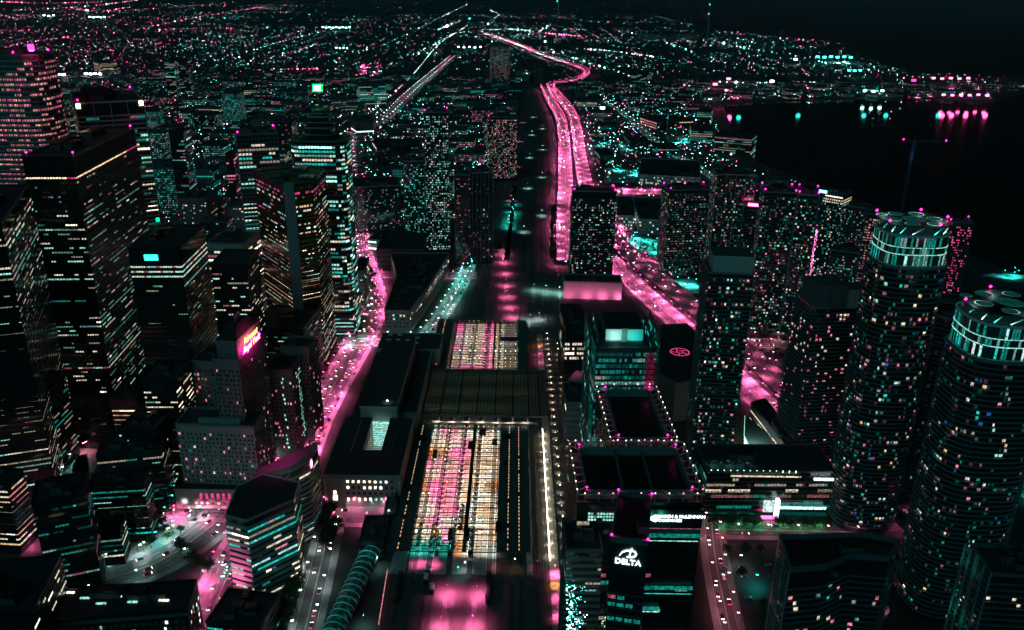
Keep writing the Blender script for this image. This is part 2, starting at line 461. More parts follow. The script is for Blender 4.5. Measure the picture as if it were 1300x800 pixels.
# --- street lamps
ORD = ['nearest', 'second', 'third', 'fourth', 'fifth', 'sixth', 'seventh', 'eighth', 'ninth', 'tenth', 'eleventh', 'twelfth', 'thirteenth', 'fourteenth', 'fifteenth', 'sixteenth', 'seventeenth', 'eighteenth', 'nineteenth', 'twentieth']
TENS = {2: 'twenty', 3: 'thirty', 4: 'forty', 5: 'fifty', 6: 'sixty', 7: 'seventy', 8: 'eighty', 9: 'ninety'}
def nth(i):
    """i counts from 0"""
    if i < 20: return ORD[i]
    n = i + 1
    if n >= 100: return 'hundred-and-' + nth(n - 101) if n > 100 else 'hundredth'
    t, u = divmod(n, 10)
    return (TENS[t][:-1] + 'ieth') if u == 0 else TENS[t] + '-' + ('first' if u == 1 else ORD[u - 1])
LAMPQ = []
def lamp_mesh(hue):
    k = 'lampset_' + hue
    if k in SPOTS: return SPOTS[k]
    a = MB(); a.cyl(0, 0, 0, 9, .13, .08, 6, 'steel'); a.bar((0, 0, 8.9), (1.9, 0, 9.3), .1, .1, 'steel')
    h = MB(); h.box(1.5, 2.5, -.22, .22, 9.3, 9.45, 'steel'); l = MB(); l.prism([(1.35, -.38), (2.65, -.38), (2.65, .38), (1.35, .38)], 9.08, 9.3, hue + '_lamp')
    SPOTS[k] = (a.mesh('pole'), h.mesh('lamp_head'), l.mesh('lens')); return SPOTS[k]
def street_lamp(x, y, z, ang, hue, power, label, group, light=True, cone=155, jit=False):
    if jit: power = power * random.choice((.35, .8, 1.1, 1.9))
    LAMPQ.append((math.hypot(x, y), x, y, z, ang, hue, label, group))
    if light: spot((x + 2 * math.cos(ang), y + 2 * math.sin(ang), z + 8.9), hue, power, None, cone)
def flush_lamps():
    LAMPQ.sort(key=lambda q: q[0]); rest = MB(); cnt = {}
    for i, (D, x, y, z, ang, hue, label, group) in enumerate(LAMPQ):
        if i < 296:
            c = cnt.get(label, 0); cnt[label] = c + 1
            A, H_, L_ = lamp_mesh(hue)
            t = thing('street_lamp', label.replace('{n}', nth(c)), 'street lamp', (x, y, z), group); t.rotation_euler = (0, 0, ang)
            pr = t
            for nme, me in (('pole', A), ('lamp_head', H_), ('lens', L_)):
                o = bpy.data.objects.new(nme, me); COL.objects.link(o); o.parent = pr
                if nme == 'lamp_head': pr = o
        else:
            rest.cyl(x, y, z, z + 9, .2, .14, 3, 'steel'); rest.octa((x + 2 * math.cos(ang), y + 2 * math.sin(ang), z + 9.2), (.5 if D < 2200 else .75), hue + '_lamp')
    rest.build('far_street_lamps', kind='stuff')
def lamps(P, off, step, hue, power, label, group, z=0, sides=(-1, 1), start=5, light=True, mix=None, every=1):
    for e in sides:
        for q_, (p, d) in enumerate(walk(P, step, start + (step / 2 if e > 0 else 0))):
            n = Vector((d.y, -d.x)); q = p + n * off * e
            lab = '{n} ' + label + (', left side' if e < 0 else ', right side') + ' counted from the near end'
            street_lamp(q.x, q.y, z, math.atan2(-n.y * e, -n.x * e), pick(mix) if mix else hue, power, lab, group, light and q_ % every == 0, jit=True)

# --- cars
def car_proto(paint, on=True, name='car'):
    t = thing(name, 'x', 'car', (0, 0, 0))
    b = MB(); prof = [(-2.2, .35), (2.2, .35), (2.25, .75), (1.2, .95), (-1.6, 1.0), (-2.25, .9)]
    n = len(b.v)
    for s_ in (-.88, .88): b.v.extend([(x, s_, z) for x, z in prof])
    k = len(prof)
    for i in range(k): j = (i + 1) % k; b.f.append((i, j, k + j, k + i)); b.m.append(paint)
    b.f.append(tuple(range(k))); b.m.append(paint); b.f.append(tuple(range(2 * k - 1, k - 1, -1))); b.m.append(paint)
    b.build('body', t)
    c = MB(); lo = [(-1.5, -.8), (.95, -.8), (.95, .8), (-1.5, .8)]; hi = [(-1.0, -.62), (.25, -.62), (.25, .62), (-1.0, .62)]
    c.v = [(x, y, .96) for x, y in lo] + [(x, y, 1.45) for x, y in hi]
    for i in range(4): j = (i + 1) % 4; c.f.append((i, j, 4 + j, 4 + i)); c.m.append('glass_dark')
    c.f.append((4, 5, 6, 7)); c.m.append(paint); c.build('cabin', t)
    wm = MB()
    for i in range(10):
        a = 2 * PI * i / 10; wm.v.append((.33 * math.cos(a), -.1, .33 * math.sin(a))); 
    for i in range(10):
        a = 2 * PI * i / 10; wm.v.append((.33 * math.cos(a), .1, .33 * math.sin(a)))
    for i in range(10): j = (i + 1) % 10; wm.f.append((i, j, 10 + j, 10 + i)); wm.m.append('rubber')
    wm.f.append(tuple(range(9, -1, -1))); wm.m.append('rubber'); wm.f.append(tuple(range(10, 20))); wm.m.append('steel')
    me = wm.mesh('wheel')
    for x in (-1.4, 1.4):
        for y in (-.85, .85):
            o = bpy.data.objects.new('wheel', me); COL.objects.link(o); o.parent = t; o.location = (x, y, .33)
    for nm, x, key in (('headlight', 2.24, 'cream_lamp' if on else 'steel'), ('tail_light', -2.26, 'pink_bulb' if on else 'car_red')):
        for y in (-.6, .6):
            m_ = MB(); m_.box(x - .09, x + .09, y - .24, y + .24, .6, .85, key); m_.build(nm, t)
    kids(t); return t
CPAINT = ('car_black', 'car_white', 'car_silver', 'car_red', 'car_blue')
CARS = [car_proto(k) for k in CPAINT] + [car_proto(k, False) for k in CPAINT]
CNAMES = ['black', 'white', 'silver', 'dark red', 'dark blue']
FIRST = [True] * 10
CARQ = []
def car(x, y, z, ang, label, group, i=None, on=False):
    CARQ.append((math.hypot(x, y), x, y, z, ang, label, group, (int(R_() * 5) if i is None else i) + (0 if on else 5)))
def flush_cars():
    CARQ.sort(key=lambda q: q[0]); rest = MB(); cnt = {}
    for n_, (D, x, y, z, ang, label, group, i) in enumerate(CARQ):
        if n_ < 296:
            lab = label.replace('{}', CNAMES[i % 5]); c = cnt.get(lab, 0); cnt[lab] = c + 1
            lab = nth(c) + ' ' + lab + (' counted from the near end' if len(lab.split()) < 12 else '')
            if FIRST[i]:
                FIRST[i] = False; t = CARS[i]; t.location = (x, y, z); t.rotation_euler = (0, 0, ang); t['label'] = lab
                if group: t['group'] = group
            else: dup(CARS[i], (x, y, z), ang, lab, group)
        else:
            d = Vector((math.cos(ang), math.sin(ang), 0)); p = Vector((x, y, z))
            rest.bar(p - d * 2.2 + Vector((0, 0, .7)), p + d * 2.2 + Vector((0, 0, .7)), 1.8, .7, 'car_silver' if i % 5 in (1, 2) else 'car_black'); rest.bar(p - d * 1.3 + Vector((0, 0, 1.2)), p + d * .7 + Vector((0, 0, 1.2)), 1.5, .4, 'glass_dark')
            if i < 5: rest.bar(p + d * 2.21 + Vector((0, 0, .8)), p + d * 2.5 + Vector((0, 0, .8)), 1.5, .5, 'white_lamp'); rest.bar(p - d * 2.5 + Vector((0, 0, .8)), p - d * 2.21 + Vector((0, 0, .8)), 1.5, .5, 'pink_bulb')
    rest.build('far_cars', kind='stuff')
def traffic(P, offs, gap, z, label, group, ymax=1e9, ymin=0, px=None):
    for o in offs:
        for p, d in walk(P, gap, R_() * gap):
            p = p + d * (R_() - .5) * gap * .8
            if p.y > ymax or p.y < ymin or R_() < .25: continue
            q = p + Vector((d.y, -d.x)) * o; dd = d if o > 0 else -d
            car(q.x, q.y, z, math.atan2(dd.y, dd.x), label, group, on=True)

# --- trees
def tree_proto(h, r, seed, nleaf=420):
    rr = random.Random(seed)
    t = thing('street_tree', 'x', 'tree', (0, 0, 0))
    b = MB(); b.cyl(0, 0, 0, h * .5, .22, .13, 6, 'bark')
    tips = []
    for i in range(7):
        a = i * 2.4; L = r * rr.uniform(.4, .75); e = (math.cos(a) * L, math.sin(a) * L, h * rr.uniform(.55, .9)); b.bar((0, 0, h * rr.uniform(.3, .48)), e, .1, .1, 'bark'); tips.append(e)
    b.build('trunk', t)
    c = MB()
    for i in range(nleaf):
        e = rr.choice(tips); g = r * .42
        p = Vector((e[0] + rr.gauss(0, g * .7), e[1] + rr.gauss(0, g * .7), e[2] + rr.gauss(0, g * .6)))
        n = Vector((rr.gauss(0, 1), rr.gauss(0, 1), rr.gauss(0, 1) + .6)).normalized(); x = n.orthogonal().normalized() * rr.uniform(.2, .42); y = n.cross(x).normalized() * rr.uniform(.2, .42)
        c.face([p - x - y, p + x - y * .6, p + x * .7 + y, p - x * .8 + y], 'leaf')
    c.build('crown', t); kids(t); return t
TREES = [tree_proto(7, 2.8, 1), tree_proto(8.5, 3.4, 2, 520), tree_proto(6, 2.3, 3, 320)]
TFIRST = [True] * 3
def tree(x, y, label, group=None, i=None, s=1, z=0):
    i = int(R_() * 3) if i is None else i
    if TFIRST[i]:
        TFIRST[i] = False; t = TREES[i]; t.location = (x, y, z); t.scale = (s,) * 3; t['label'] = label
        if group: t['group'] = group
        return t
    return dup(TREES[i], (x, y, z), R_() * 6, label, group, scale=(s,) * 3)

# ================================================================== ROADS
front = road(None, 24, lanes=6, pts=[(-170, 330), (-174, 448), (-169, 500), (-163, 560), (-164, 640), (-161, 713), (-156, 790), (-154, 860), (-160, 930), (-180, 1016), (-206, 1114), (-230, 1232), (-286, 1487), (-338, 1750), (-383, 2038), V2(G(487, 152)), V2(G(518, 122)), V2(G(550, 94)), V2(G(590, 60))])
york = road(None, 18, pts=[(-420, 516), (-245, 507), (-195, 504), (-123, 501), (-84, 501)], zoff=.006)
bay = road(None, 14, pts=[(-420, 812), (-217, 808), (-136, 805), (-90, 806)], zoff=.006)
univ = road(None, 26, pts=[(-420, 372), (-300, 404), (-237, 437), (-217, 455), (-205, 478), (-197, 500)], zoff=.012, lanes=6)
skyst = road(None, 13, pts=[(-112, 330), (-117, 420), (-122, 500)], zoff=.012, lanes=2)
espl = road(None, 12, pts=[(-95, 800), (-78, 884), (-60, 1015), (-55, 1122), (-48, 1300)], zoff=.006, lanes=2)
yonge = road(None, 20, pts=[(-420, 1026), (-178, 1020), (-90, 1020), (-45, 1022)], zoff=.012)
# the two carriageways of the highway (west) and the boulevard beside it
hwA = road([(690, 110), (700, 130), (711, 150), (716, 175), (717, 200), (718, 240), (718, 290), (720, 330)], 27, z=7, name='road', lanes=6, deck=True)
hwB = road([(612, 42), (650, 54), (686, 69), (716, 79), (737, 87), (745, 93), (737, 100), (712, 105), (699, 110), (710, 124), (724, 142), (732, 165), (737, 200), (744, 235),
            (758, 265), (779, 301), (808, 329), (848, 362), (896, 402), (948, 447), (1006, 502), (1062, 555), (1120, 606), (1165, 645), (1230, 705)], 26, z=8, name='road', lanes=6, deck=True)
lake_px = [(785, 322), (812, 348), (850, 382), (893, 424), (935, 470), (985, 520)]
lake = road([(757, 302), (785, 340), (826, 379), (866, 414), (903, 450), (958, 502), (1020, 557), (1085, 615), (1150, 672)], 22, z=0, lanes=6, zoff=.018)
ramp = road([(782, 262), (784, 290), (796, 315), (816, 330), (840, 336)], 11, z=0, lanes=2, zoff=.024)
jarvis = road([(757, 243), (800, 243), (852, 243), (930, 243)], 30, z=0, lanes=6, zoff=.03)
brem = road([(905, 672), (960, 673), (1060, 675), (1110, 677)], 15, z=0, lanes=4, zoff=.006)
yorkS = road([(930, 815), (915, 745), (907, 700), (903, 660)], 11, z=0, lanes=2, zoff=.03)
bayS = road([(925, 436), (960, 436), (1020, 437), (1040, 437)], 20, z=0, lanes=4, zoff=.03)
queens = road([(1031, 292), (1022, 350), (1012, 400), (1006, 437)], 14, z=0, lanes=4, zoff=.036)
parl = road([(840, 188), (872, 205), (900, 222), (935, 243)], 16, z=0, lanes=4, zoff=.036)
cherry = road([(766, 128), (800, 150), (840, 188)], 14, z=0, lanes=4, zoff=.042)
for (x, y, dx, dy, wd) in ((-170, 486, 0, 1, 22), (-167, 520, 0, 1, 22), (-156, 790, 0, 1, 22), (-154, 822, 0, 1, 22), (-186, 502, 1, 0, 17), (-149, 502, 1, 0, 17), (-163, 660, 0, 1, 22), (-172, 806, 1, 0, 13)):
    zebra(Vector((x, y)), Vector((dx, dy)), wd, .05).build('crosswalk', kind='structure')
# street lamps
LPK = 9000
def near(P, y0, y1): return [p for p in P if y0 <= p.y <= y1]
lamps(near(front, 380, 1300), 13.5, 19, 'pink', LPK * 2.5, 'pink lamp of the avenue beside the station', 'lamps along the station avenue')
lamps(near(front, 1300, 4500), 12.5, 46, 'pink', LPK * 1.3, 'lamp of the far avenue run', 'lamps along the far avenue', mix=dict(pink=3, rose=3, white=2, mint=4))
lamps(york, 11, 22, 'pink', LPK * 2, 'pink lamp of the cross street by the hotel', 'lamps on the cross street by the hotel')
lamps(univ, 15, 26, 'mint', 1500, 'pale lamp of the curving boulevard', 'lamps on the curving boulevard')
lamps(bay, 9, 24, 'mint', 9000, 'pale lamp of the street beyond the station', 'lamps at the crossroads')
lamps(skyst, 8, 26, 'white', 2200, 'dim lamp of the lane under the walkway', 'lamps on the lane by the walkway')
lamps(espl, 7, 20, 'mint', 5500, 'green lamp by the packed parked cars', 'lamps by the parked cars', mix=dict(mint=3, teal=1, rose=1))
lamps(near(yonge, 0, 2000), 12, 22, 'pink', LPK, 'pink lamp past the long stone block', 'lamps past the long stone block')
lamps(hwA, 12.3, 38, 'pink', 50000, 'pink lamp of the left elevated road', 'lamps on the left elevated road', z=7)
lamps(near(hwB, 0, 575), 11.8, 26, 'pink', 26000, 'pink lamp of the expressway between the round towers', 'lamps between the round towers', z=8)
lamps(near(hwB, 575, 820), 11.8, 34, 'pink', 8000, 'pink lamp of the shaded expressway stretch', 'lamps on the shaded expressway stretch', z=8)
lamps(near(hwB, 820, 1300), 11.8, 42, 'pink', 7000, 'pink lamp of the slanting expressway', 'lamps on the slanting expressway', z=8)
lamps(near(hwB, 1300, 3900), 11.8, 42, 'pink', 62000, 'pink lamp of the winding expressway', 'lamps on the winding expressway', z=8)
lamps(near(hwB, 3900, 9000), 11.8, 60, 'rose', 260000, 'pale lamp of the farthest expressway', 'lamps at the end of the expressway', z=8, mix=dict(pink=1, white=2, rose=2))
lamps(lake, 11.5, 24, 'pink', 38000, 'pink lamp of the street under the expressway', 'lamps under the expressway edge')
lamps(ramp, 6.5, 24, 'pink', 36000, 'pink lamp of the curved ramp', 'lamps on the curved ramp')
lamps(jarvis, 16, 26, 'pink', 60000, 'pink lamp of the wide cross street', 'lamps on the wide cross street')
lamps(brem, 8.5, 20, 'rose', 4500, 'rose lamp by the green trees', 'lamps by the green trees', sides=(1,))
lamps(yorkS, 6.5, 18, 'rose', 1500, 'rose lamp of the narrow road by the black tower', 'lamps on the narrow road')
lamps(bayS, 11, 24, 'rose', 7000, 'rose lamp below the twin towers', 'lamps below the twin towers')
lamps(queens, 8, 26, 'pink', 40000, 'pink lamp of the tower canyon', 'lamps in the tower canyon')
lamps(parl, 9, 40, 'mint', 5000, 'pale lamp by the harbour lots', 'lamps by the harbour lots')
lamps(cherry, 9, 60, 'mint', 5000, 'pale lamp behind the harbour lots', 'lamps behind the harbour lots')
# traffic
traffic(near(front, 380, 1500), (-9, -5.5, -2.2, 2.2, 5.5, 9), 24, .03, '{} car on the pink-lit avenue beside the station', 'cars on the station avenue')
for i in range(16):
    p = front[0]; y = 560 + i * 13
    if i % 5 == 2: continue
    car(-152 if y < 700 else -147, y, .16, PI / 2, '{} car parked along the station side of the avenue', 'parked cars along the avenue')
traffic(york, (-6, -2, 2, 6), 24, .04, '{} car on the cross street by the hotel', 'cars by the hotel')
traffic(univ, (-9, -4, 4, 9), 34, .05, '{} car on the curving boulevard', 'cars on the boulevard')
traffic(near(hwB, 0, 1300), (-9.5, -6, -2.4, 2.4, 6, 9.5), 85, 8.03, '{} car on the expressway where it slants past the apartment tower', 'cars on the slanting expressway')
traffic(near(hwB, 1300, 3000), (-9, -5, 5, 9), 160, 8.03, '{} car on the winding expressway far behind', 'cars on the winding expressway')
traffic(hwA, (-9, -5, 2, 9), 130, 7.03, '{} car on the left-hand elevated road', 'cars on the left elevated road')
traffic(lake, (-8, 5), 60, .04, '{} car on the street at the expressway edge', 'cars at the expressway edge')
traffic(brem, (-5, 5), 26, .03, '{} car on the road in front of the green trees', 'cars by the green trees')
traffic(yorkS, (-3, 3), 22, .05, '{} car on the narrow road right of the black office tower', 'cars on the narrow road')
traffic(bayS, (-6, 6), 16, .05, '{} car on the street below the twin apartment towers', 'cars below the twin towers')
traffic(skyst, (-3, 3), 20, .03, '{} car on the lane below the glass walkway', 'cars below the walkway')
for i in range(12):
    for s_ in (0, 1):
        y = 842 + i * 14; x = -80 + (y - 870) * .13 + s_ * 8
        car(x, y, .03, PI / 2 + .12, '{} car in the packed rows behind the long stone block', 'packed cars behind the stone block', on=R_() < .6)

# ================================================================== RAIL CORRIDOR
b = MB(); b.face([(-100, 330, .012), (62, 330, .012), (62, 860, .012), (75, 1300, .012), (100, 2600, .012), (120, 4000, .012), (85, 4000, .012), (20, 2600, .012), (-30, 1300, .012), (-90, 870, .012)], 'ballast')
b.build('rail_bed', kind='structure')
def track(x0, y0, y1, bend=0, z=.1):
    m_ = MB(); P = [Vector((x0 + (bend * max(0, (y - 860)) / 1500 if y > 860 else 0), y)) for y in [y0, min(y1, 620)] + list(range(860, int(y1), 240)) + [y1] if y0 <= y <= y1]
    P2 = []
    for p in P:
        if not P2 or (p - P2[-1]).length > 1: P2.append(p)
    if len(P2) < 2: return
    for e in (-.72, .72): ribbon(m_, P2, e - .09, e + .09, z - .02, z + .16, 'rail_steel', True)
    if y0 < 700:
        y = y0
        while y < min(y1, 700): m_.box(x0 - 1.3, x0 + 1.3, y, y + .35, z - .08, z + .02, 'sleeper'); y += 1.6
    m_.build('railway_track', kind='structure')
for i, x in enumerate([-72, -66.5, -59, -50.5, -46, -37.5, -33, -24.5, -20, -12, 2, 8, 18, 23, 34, 39, 49, 54]):
    track(x, 335, 2400, bend=40 + x * -.2)

# ---- train shed
def label_t(o, l, c): o['label'] = l; o['category'] = c
shed = thing('train_shed', 'long train shed with dark solid roof strips and open brightly lit bays over the platforms', 'train shed', (-28, 453, 0))
def rp(x0, x1, y0, y1, z0, z1, m, name='roof_panel'): return part_box(shed, name, x0, x1, y0, y1, z0, z1, m)
def strip(x0, x1, y0, y1):
    n = max(1, round((x1 - x0) / 7.5)); w_ = (x1 - x0) / n
    for i in range(n):
        a = x0 + i * w_; L = 21; k = max(1, round((y1 - y0) / L)); l = (y1 - y0) / k
        for j in range(k):
            rp(a + .06, a + w_ - .06, y0 + j * l + .05, y0 + (j + 1) * l - .05, 7.4, 8.0 + (.05 if (i + j) % 2 else 0), 'roof_green')
    for i in range(1, n):
        a = x0 + i * w_; rp(a - .75, a + .75, y0, y1, 8.08, 8.6, 'black_metal', 'duct')
        for j in range(int((y1 - y0) / 4.2)):
            if R_() < .12: continue
            rp(a - .28, a + .28, y0 + 1 + j * 4.2, y0 + 3.2 + j * 4.2, 8.58, 8.75, 'warm2', 'skylight')
LOW, UP = (453, 620), (712, 853)
for y0, y1 in (LOW, UP):
    strip(-78, -63.2, y0, y1)
strip(-8, 14, *LOW); strip(6.5, 15.5, *UP)
rp(-29.5, -27.2, LOW[0], LOW[1], 7.5, 8.3, 'black_metal', 'duct'); rp(-18, -16, UP[0], UP[1], 7.5, 8.3, 'black_metal', 'duct')
for (y0, y1, xa, xb) in ((LOW[0], LOW[1], -63.2, -8), (UP[0], UP[1], -58, 6.5)):
    y = y0 + .3
    while y < y1:
        rp(xa, xb, y - .28, y + .28, 6.9, 7.35, 'black_metal', 'roof_beam'); y += 6.2
    y = y0 + 3; m_ = MB()
    while y < y1:
        m_.bar((xa, y, 7.1), (xb, y, 7.1), .14, .2, 'black_metal'); y += 6.2
    x = xa
    while x < xb: m_.box(x - .12, x + .12, y0, y1, 7.36, 7.5, 'black_metal'); x += 3.05
    m_.build('purlin', shed, kind='stuff')
    # raised smoke-duct cowls in three rows
    for xf in (.28, .5, .72):
        y = y0 + 3.3; xx = xa + (xb - xa) * xf
        while y < y1:
            if R_() < .8:
                m_ = MB(); m_.prism([(xx - 1.5, y + .8), (xx, y - .9), (xx + 1.5, y + .8), (xx, y + .3)], 7.5, 8.1, 'black_metal'); m_.build('roof_cowl', shed)
            y += 6.2
    # columns
    m_ = MB()
    for x in range(int(xa), int(xb), 9):
        y = y0 + .3
        while y < y1: m_.cyl(x, y, 0, 6.9, .18, .18, 6, 'steel'); y += 12.4
    m_.build('column', shed, kind='stuff')
# platforms & odd dark boxes on the roof
for x0, x1 in ((-63, -60.6), (-57.3, -52.2), (-48.6 + .3, -39.4), (-35.4, -26.3), (-22.6, -13.8), (-10.2, -8)):
    for y0, y1 in ((440, 862),):
        b = MB(); b.box(x0, x1, y0, y1, 0, 1.0, 'platform'); b.build('platform', kind='structure')
        s = MB(); s.box(x0, x0 + .4, y0, y1, 1.003, 1.02, 'paint'); s.box(x1 - .4, x1, y0, y1, 1.003, 1.02, 'paint'); s.build('platform_marking', kind='structure')
b = MB(); b.box(-74, -64.5, 440, 862, 0, 1.0, 'platform'); b.build('platform', kind='structure')
b = MB(); b.box(11.5, 15.4, 440, 862, 0, 1.0, 'platform'); b.build('platform', kind='structure')
b = MB(); b.box(26, 32, 380, 830, 0, 1.0, 'platform'); b.build('platform', kind='structure')
b = MB(); b.face([(-62.8, 441, .19), (-8.2, 441, .19), (-8.2, 860, .19), (-62.8, 860, .19)], 'dark_concrete'); b.build('track_bed_slab', kind='structure')
for (x, y, sx, sy) in ((-70, 595, 7, 6), (-57, 571, 3, 8), (-22, 606, 5, 7), (-12, 590, 4, 5), (-3, 598, 6, 6), (-3, 560, 4, 5), (-31, 585, 3, 8), (-7, 478, 4, 10), (-38, 470, 3, 9), (-27, 470, 3, 10)):
    rp(x - sx / 2, x + sx / 2, y - sy / 2, y + sy / 2, 8.1 if -63 > x or x > -8 else 7.5, 10.3, 'black_metal', 'vent_housing')
rp(-12, 6.4, 795, 803, 7.6, 9.2, 'car_blue', 'access_housing')
# atrium
atr = thing('station_atrium', 'wide dark glass-roofed atrium standing across the train shed', 'atrium', (-22, 667, 0))
solid('atrium_glass', (.2, .26, .22), .3)
mt = MATS['atrium_glass'].node_tree; tb = mt.nodes.new('ShaderNodeBsdfTranslucent'); tb.inputs[0].default_value = (.42, .40, .32, 1)
mxs = mt.nodes.new('ShaderNodeMixShader'); mxs.inputs[0].default_value = .55
pb = [n for n in mt.nodes if n.type == 'BSDF_PRINCIPLED'][0]; on = [n for n in mt.nodes if n.type == 'OUTPUT_MATERIAL'][0]
mt.links.new(pb.outputs[0], mxs.inputs[1]); mt.links.new(tb.outputs[0], mxs.inputs[2]); mt.links.new(mxs.outputs[0], on.inputs[0])
xs = [-72, -58, -43, -28, -13, 2, 15, 24, 30]; y0, y1 = 624, 711
for i in range(8):
    for j in range(6):
        a, c = y0 + (y1 - y0) * j / 6, y0 + (y1 - y0) * (j + 1) / 6
        m_ = MB(); m_.box(xs[i] + .25, xs[i + 1] - .25, a + .08, c - .08, 14, 14.12, 'atrium_glass'); m_.build('roof_pane', atr)
m_ = MB()
x = xs[0]
while x <= xs[-1]: m_.box(x - .2, x + .2, y0, y1, 14.13, 14.3, 'black_metal'); x += 3.1
y = y0
while y <= y1: m_.box(xs[0], xs[-1], y - .25, y + .25, 14.301, 14.45, 'black_metal'); y += 4.4
m_.build('glazing_bar', atr, kind='stuff')
for x in xs[1:-1]: part_box(atr, 'main_beam', x - .7, x + .7, y0 + .2, y1 - .2, 14.46, 14.9, 'black_metal')
part_box(atr, 'roof_edge', xs[0], xs[-1], y0 - 1.2, y0, 13.2, 15, 'dark_concrete'); part_box(atr, 'roof_edge', xs[0], xs[-1], y1, y1 + 1, 13.2, 15, 'dark_concrete')
part_box(atr, 'roof_edge', xs[0] - 1, xs[0], y0 - 1.2, y1 + 1, 13.1, 15.1, 'dark_concrete'); part_box(atr, 'roof_edge', xs[-1], xs[-1] + 1, y0 - 1.2, y1 + 1, 13.1, 15.1, 'dark_concrete')
for x in range(-70, 31, 12):
    for yy in (y0 - .5, y1 + .3): part_box(atr, 'column', x - .3, x + .3, yy - .3, yy + .3, 0, 13.1, 'concrete')
part_box(atr, 'fascia', -64, 22, y0 - 4.2, y0 - 1.25, 8.9, 9.3, 'pale_concrete')
for i in range(7):
    for j in range(3): spot(((xs[i] + xs[i + 1]) / 2, 638 + 29 * j, 5.5), 'mint' if i % 2 else 'cream', 1500, atr, 160, direction=(0, 0, 1))
for x in range(-60, 24, 12): spot((x, y0 - 2.6, 13), 'cream', 1500, atr, 150)
# platform lamps
TUBE = {}
def shed_lamp(x, y, z, hue, power, label, group, L=1.3, along=True, cone=105):
    hood = L < 3 and R_() < .6; k = (hue, L, along, hood)
    if k not in TUBE:
        m_ = MB(); a, c = (.16, L / 2) if along else (L / 2, .16); m_.box(-a, a, -c, c, 0, .16, hue + '_lamp', 'black_metal' if hood else None); TUBE[k] = m_.mesh('platform_lamp')
    o = bpy.data.objects.new('yard_lamp' if 'yard' in label or 'corridor' in label or 'sidings' in label else 'platform_lamp', TUBE[k]); COL.objects.link(o); o.location = (x, y, z); o['label'] = label; o['category'] = 'lamp'; o['group'] = group
    if power:
        s = spot((0, 0, 0), hue, power, None, cone); s.parent = o; s.location = (0, 0, -.15)
extra = []
for (ya, yb, xa, xb, nx, ny, tag_) in ((LOW[0], LOW[1], -63, -8, 14, 11, 'nearer'), (UP[0], UP[1], -58, 6.5, 13, 8, 'farther')):
    for i in range(nx):
        for j in range(ny):
            x = xa + (xb - xa) * (i + .5) / nx; y = ya + (yb - ya) * (j + .5) / ny
            u, v = i / (nx - 1), j / (ny - 1)
            pinky = (.08 < u < .5 and v < .62 and R_() < (.75 if i % 2 else .35)) or (.3 < u < .56 and v >= .6 and R_() < .45) or (u < .5 and R_() < .15)
            if tag_ == 'farther': pinky = (.48 < u < .66 and R_() < .85) or (u < .15 and R_() < .45) or (v < .25 and u < .62 and R_() < .5)
            hue = 'pink' if pinky else ('cream' if R_() < .5 else ('warm' if R_() < .6 else ('amber' if R_() < .45 else 'white')))
            if v < .08 and u < .5: hue = 'teal'
            extra.append((x, y + (yb - ya) / ny / 2, hue))
            shed_lamp(x, y, 6.3, hue, {'pink': 5200, 'cream': 2500, 'warm': 2300, 'amber': 1700, 'white': 2600, 'teal': 1800}[hue] * random.choice((.5, .8, 1.2, 1.6)), '%s platform lamp under the open bays of the %s half of the train shed' % (dict(pink='pink', cream='cream', warm='warm', white='white', teal='green', amber='amber').get(hue), tag_), '%s lamps in the %s half of the train shed' % (hue, tag_))
m_ = MB()  # tubes added between the lamp rows to stretch the light along the bays
for x, y, hue in extra:
    m_.box(x - .16, x + .16, y - .6, y + .6, 6.3, 6.4, hue + '_lamp', 'black_metal'); spot((x, y, 6.2), hue, {'pink': 3600, 'cream': 1800, 'warm': 1500, 'amber': 1300, 'white': 2000, 'teal': 1200}[hue], None, 105)
m_.build('added_platform_lamps', shed, kind='stuff')
for i in range(26):
    y = 452 + i * 6.6
    if y > 618: break
    shed_lamp(26.2, y, 5, 'cream', 2600 if i % 2 else 0, 'pale tube lamp in the bright line right of the train shed', 'bright line of tube lamps right of the shed', L=6.4)
for x, hue, yr in ((36.5, 'cream', (430, 830)), (46, 'warm', (430, 800))):  # lamps added to draw pale streaks of light along the rails
    y = yr[0]
    while y < yr[1]:
        shed_lamp(x, y, 6.5, hue, 3600, 'small added lamp over the sidings right of the train shed', 'added lamps over the sidings', cone=60 if x < 40 else 50); y += 13
for x, y, p, hue in ((-36.5, 421, 34000, 'pink'), (-18.5, 420, 34000, 'pink'), (-38, 393, 34000, 'pink'), (-20, 394, 34000, 'pink'), (-31, 437, 1600, 'teal'), (-27, 442, 900, 'white'), (-57, 449, 6000, 'pink'), (-48, 448, 6000, 'pink'), (29, 440, 14000, 'pink'), (29, 430, 6500, 'amber'), (29, 418, 6500, 'pink'), (29, 402, 9000, 'pink'), (37, 443, 900, 'teal'), (18, 445, 700, 'pink'), (4, 446, 700, 'warm'), (-8, 447, 900, 'rose')):
    shed_lamp(x, y, 8, hue, p, '%s yard lamp hanging over the tracks in front of the train shed' % hue, '%s yard lamps in front of the shed' % hue, cone=150 if p > 20000 else 100)
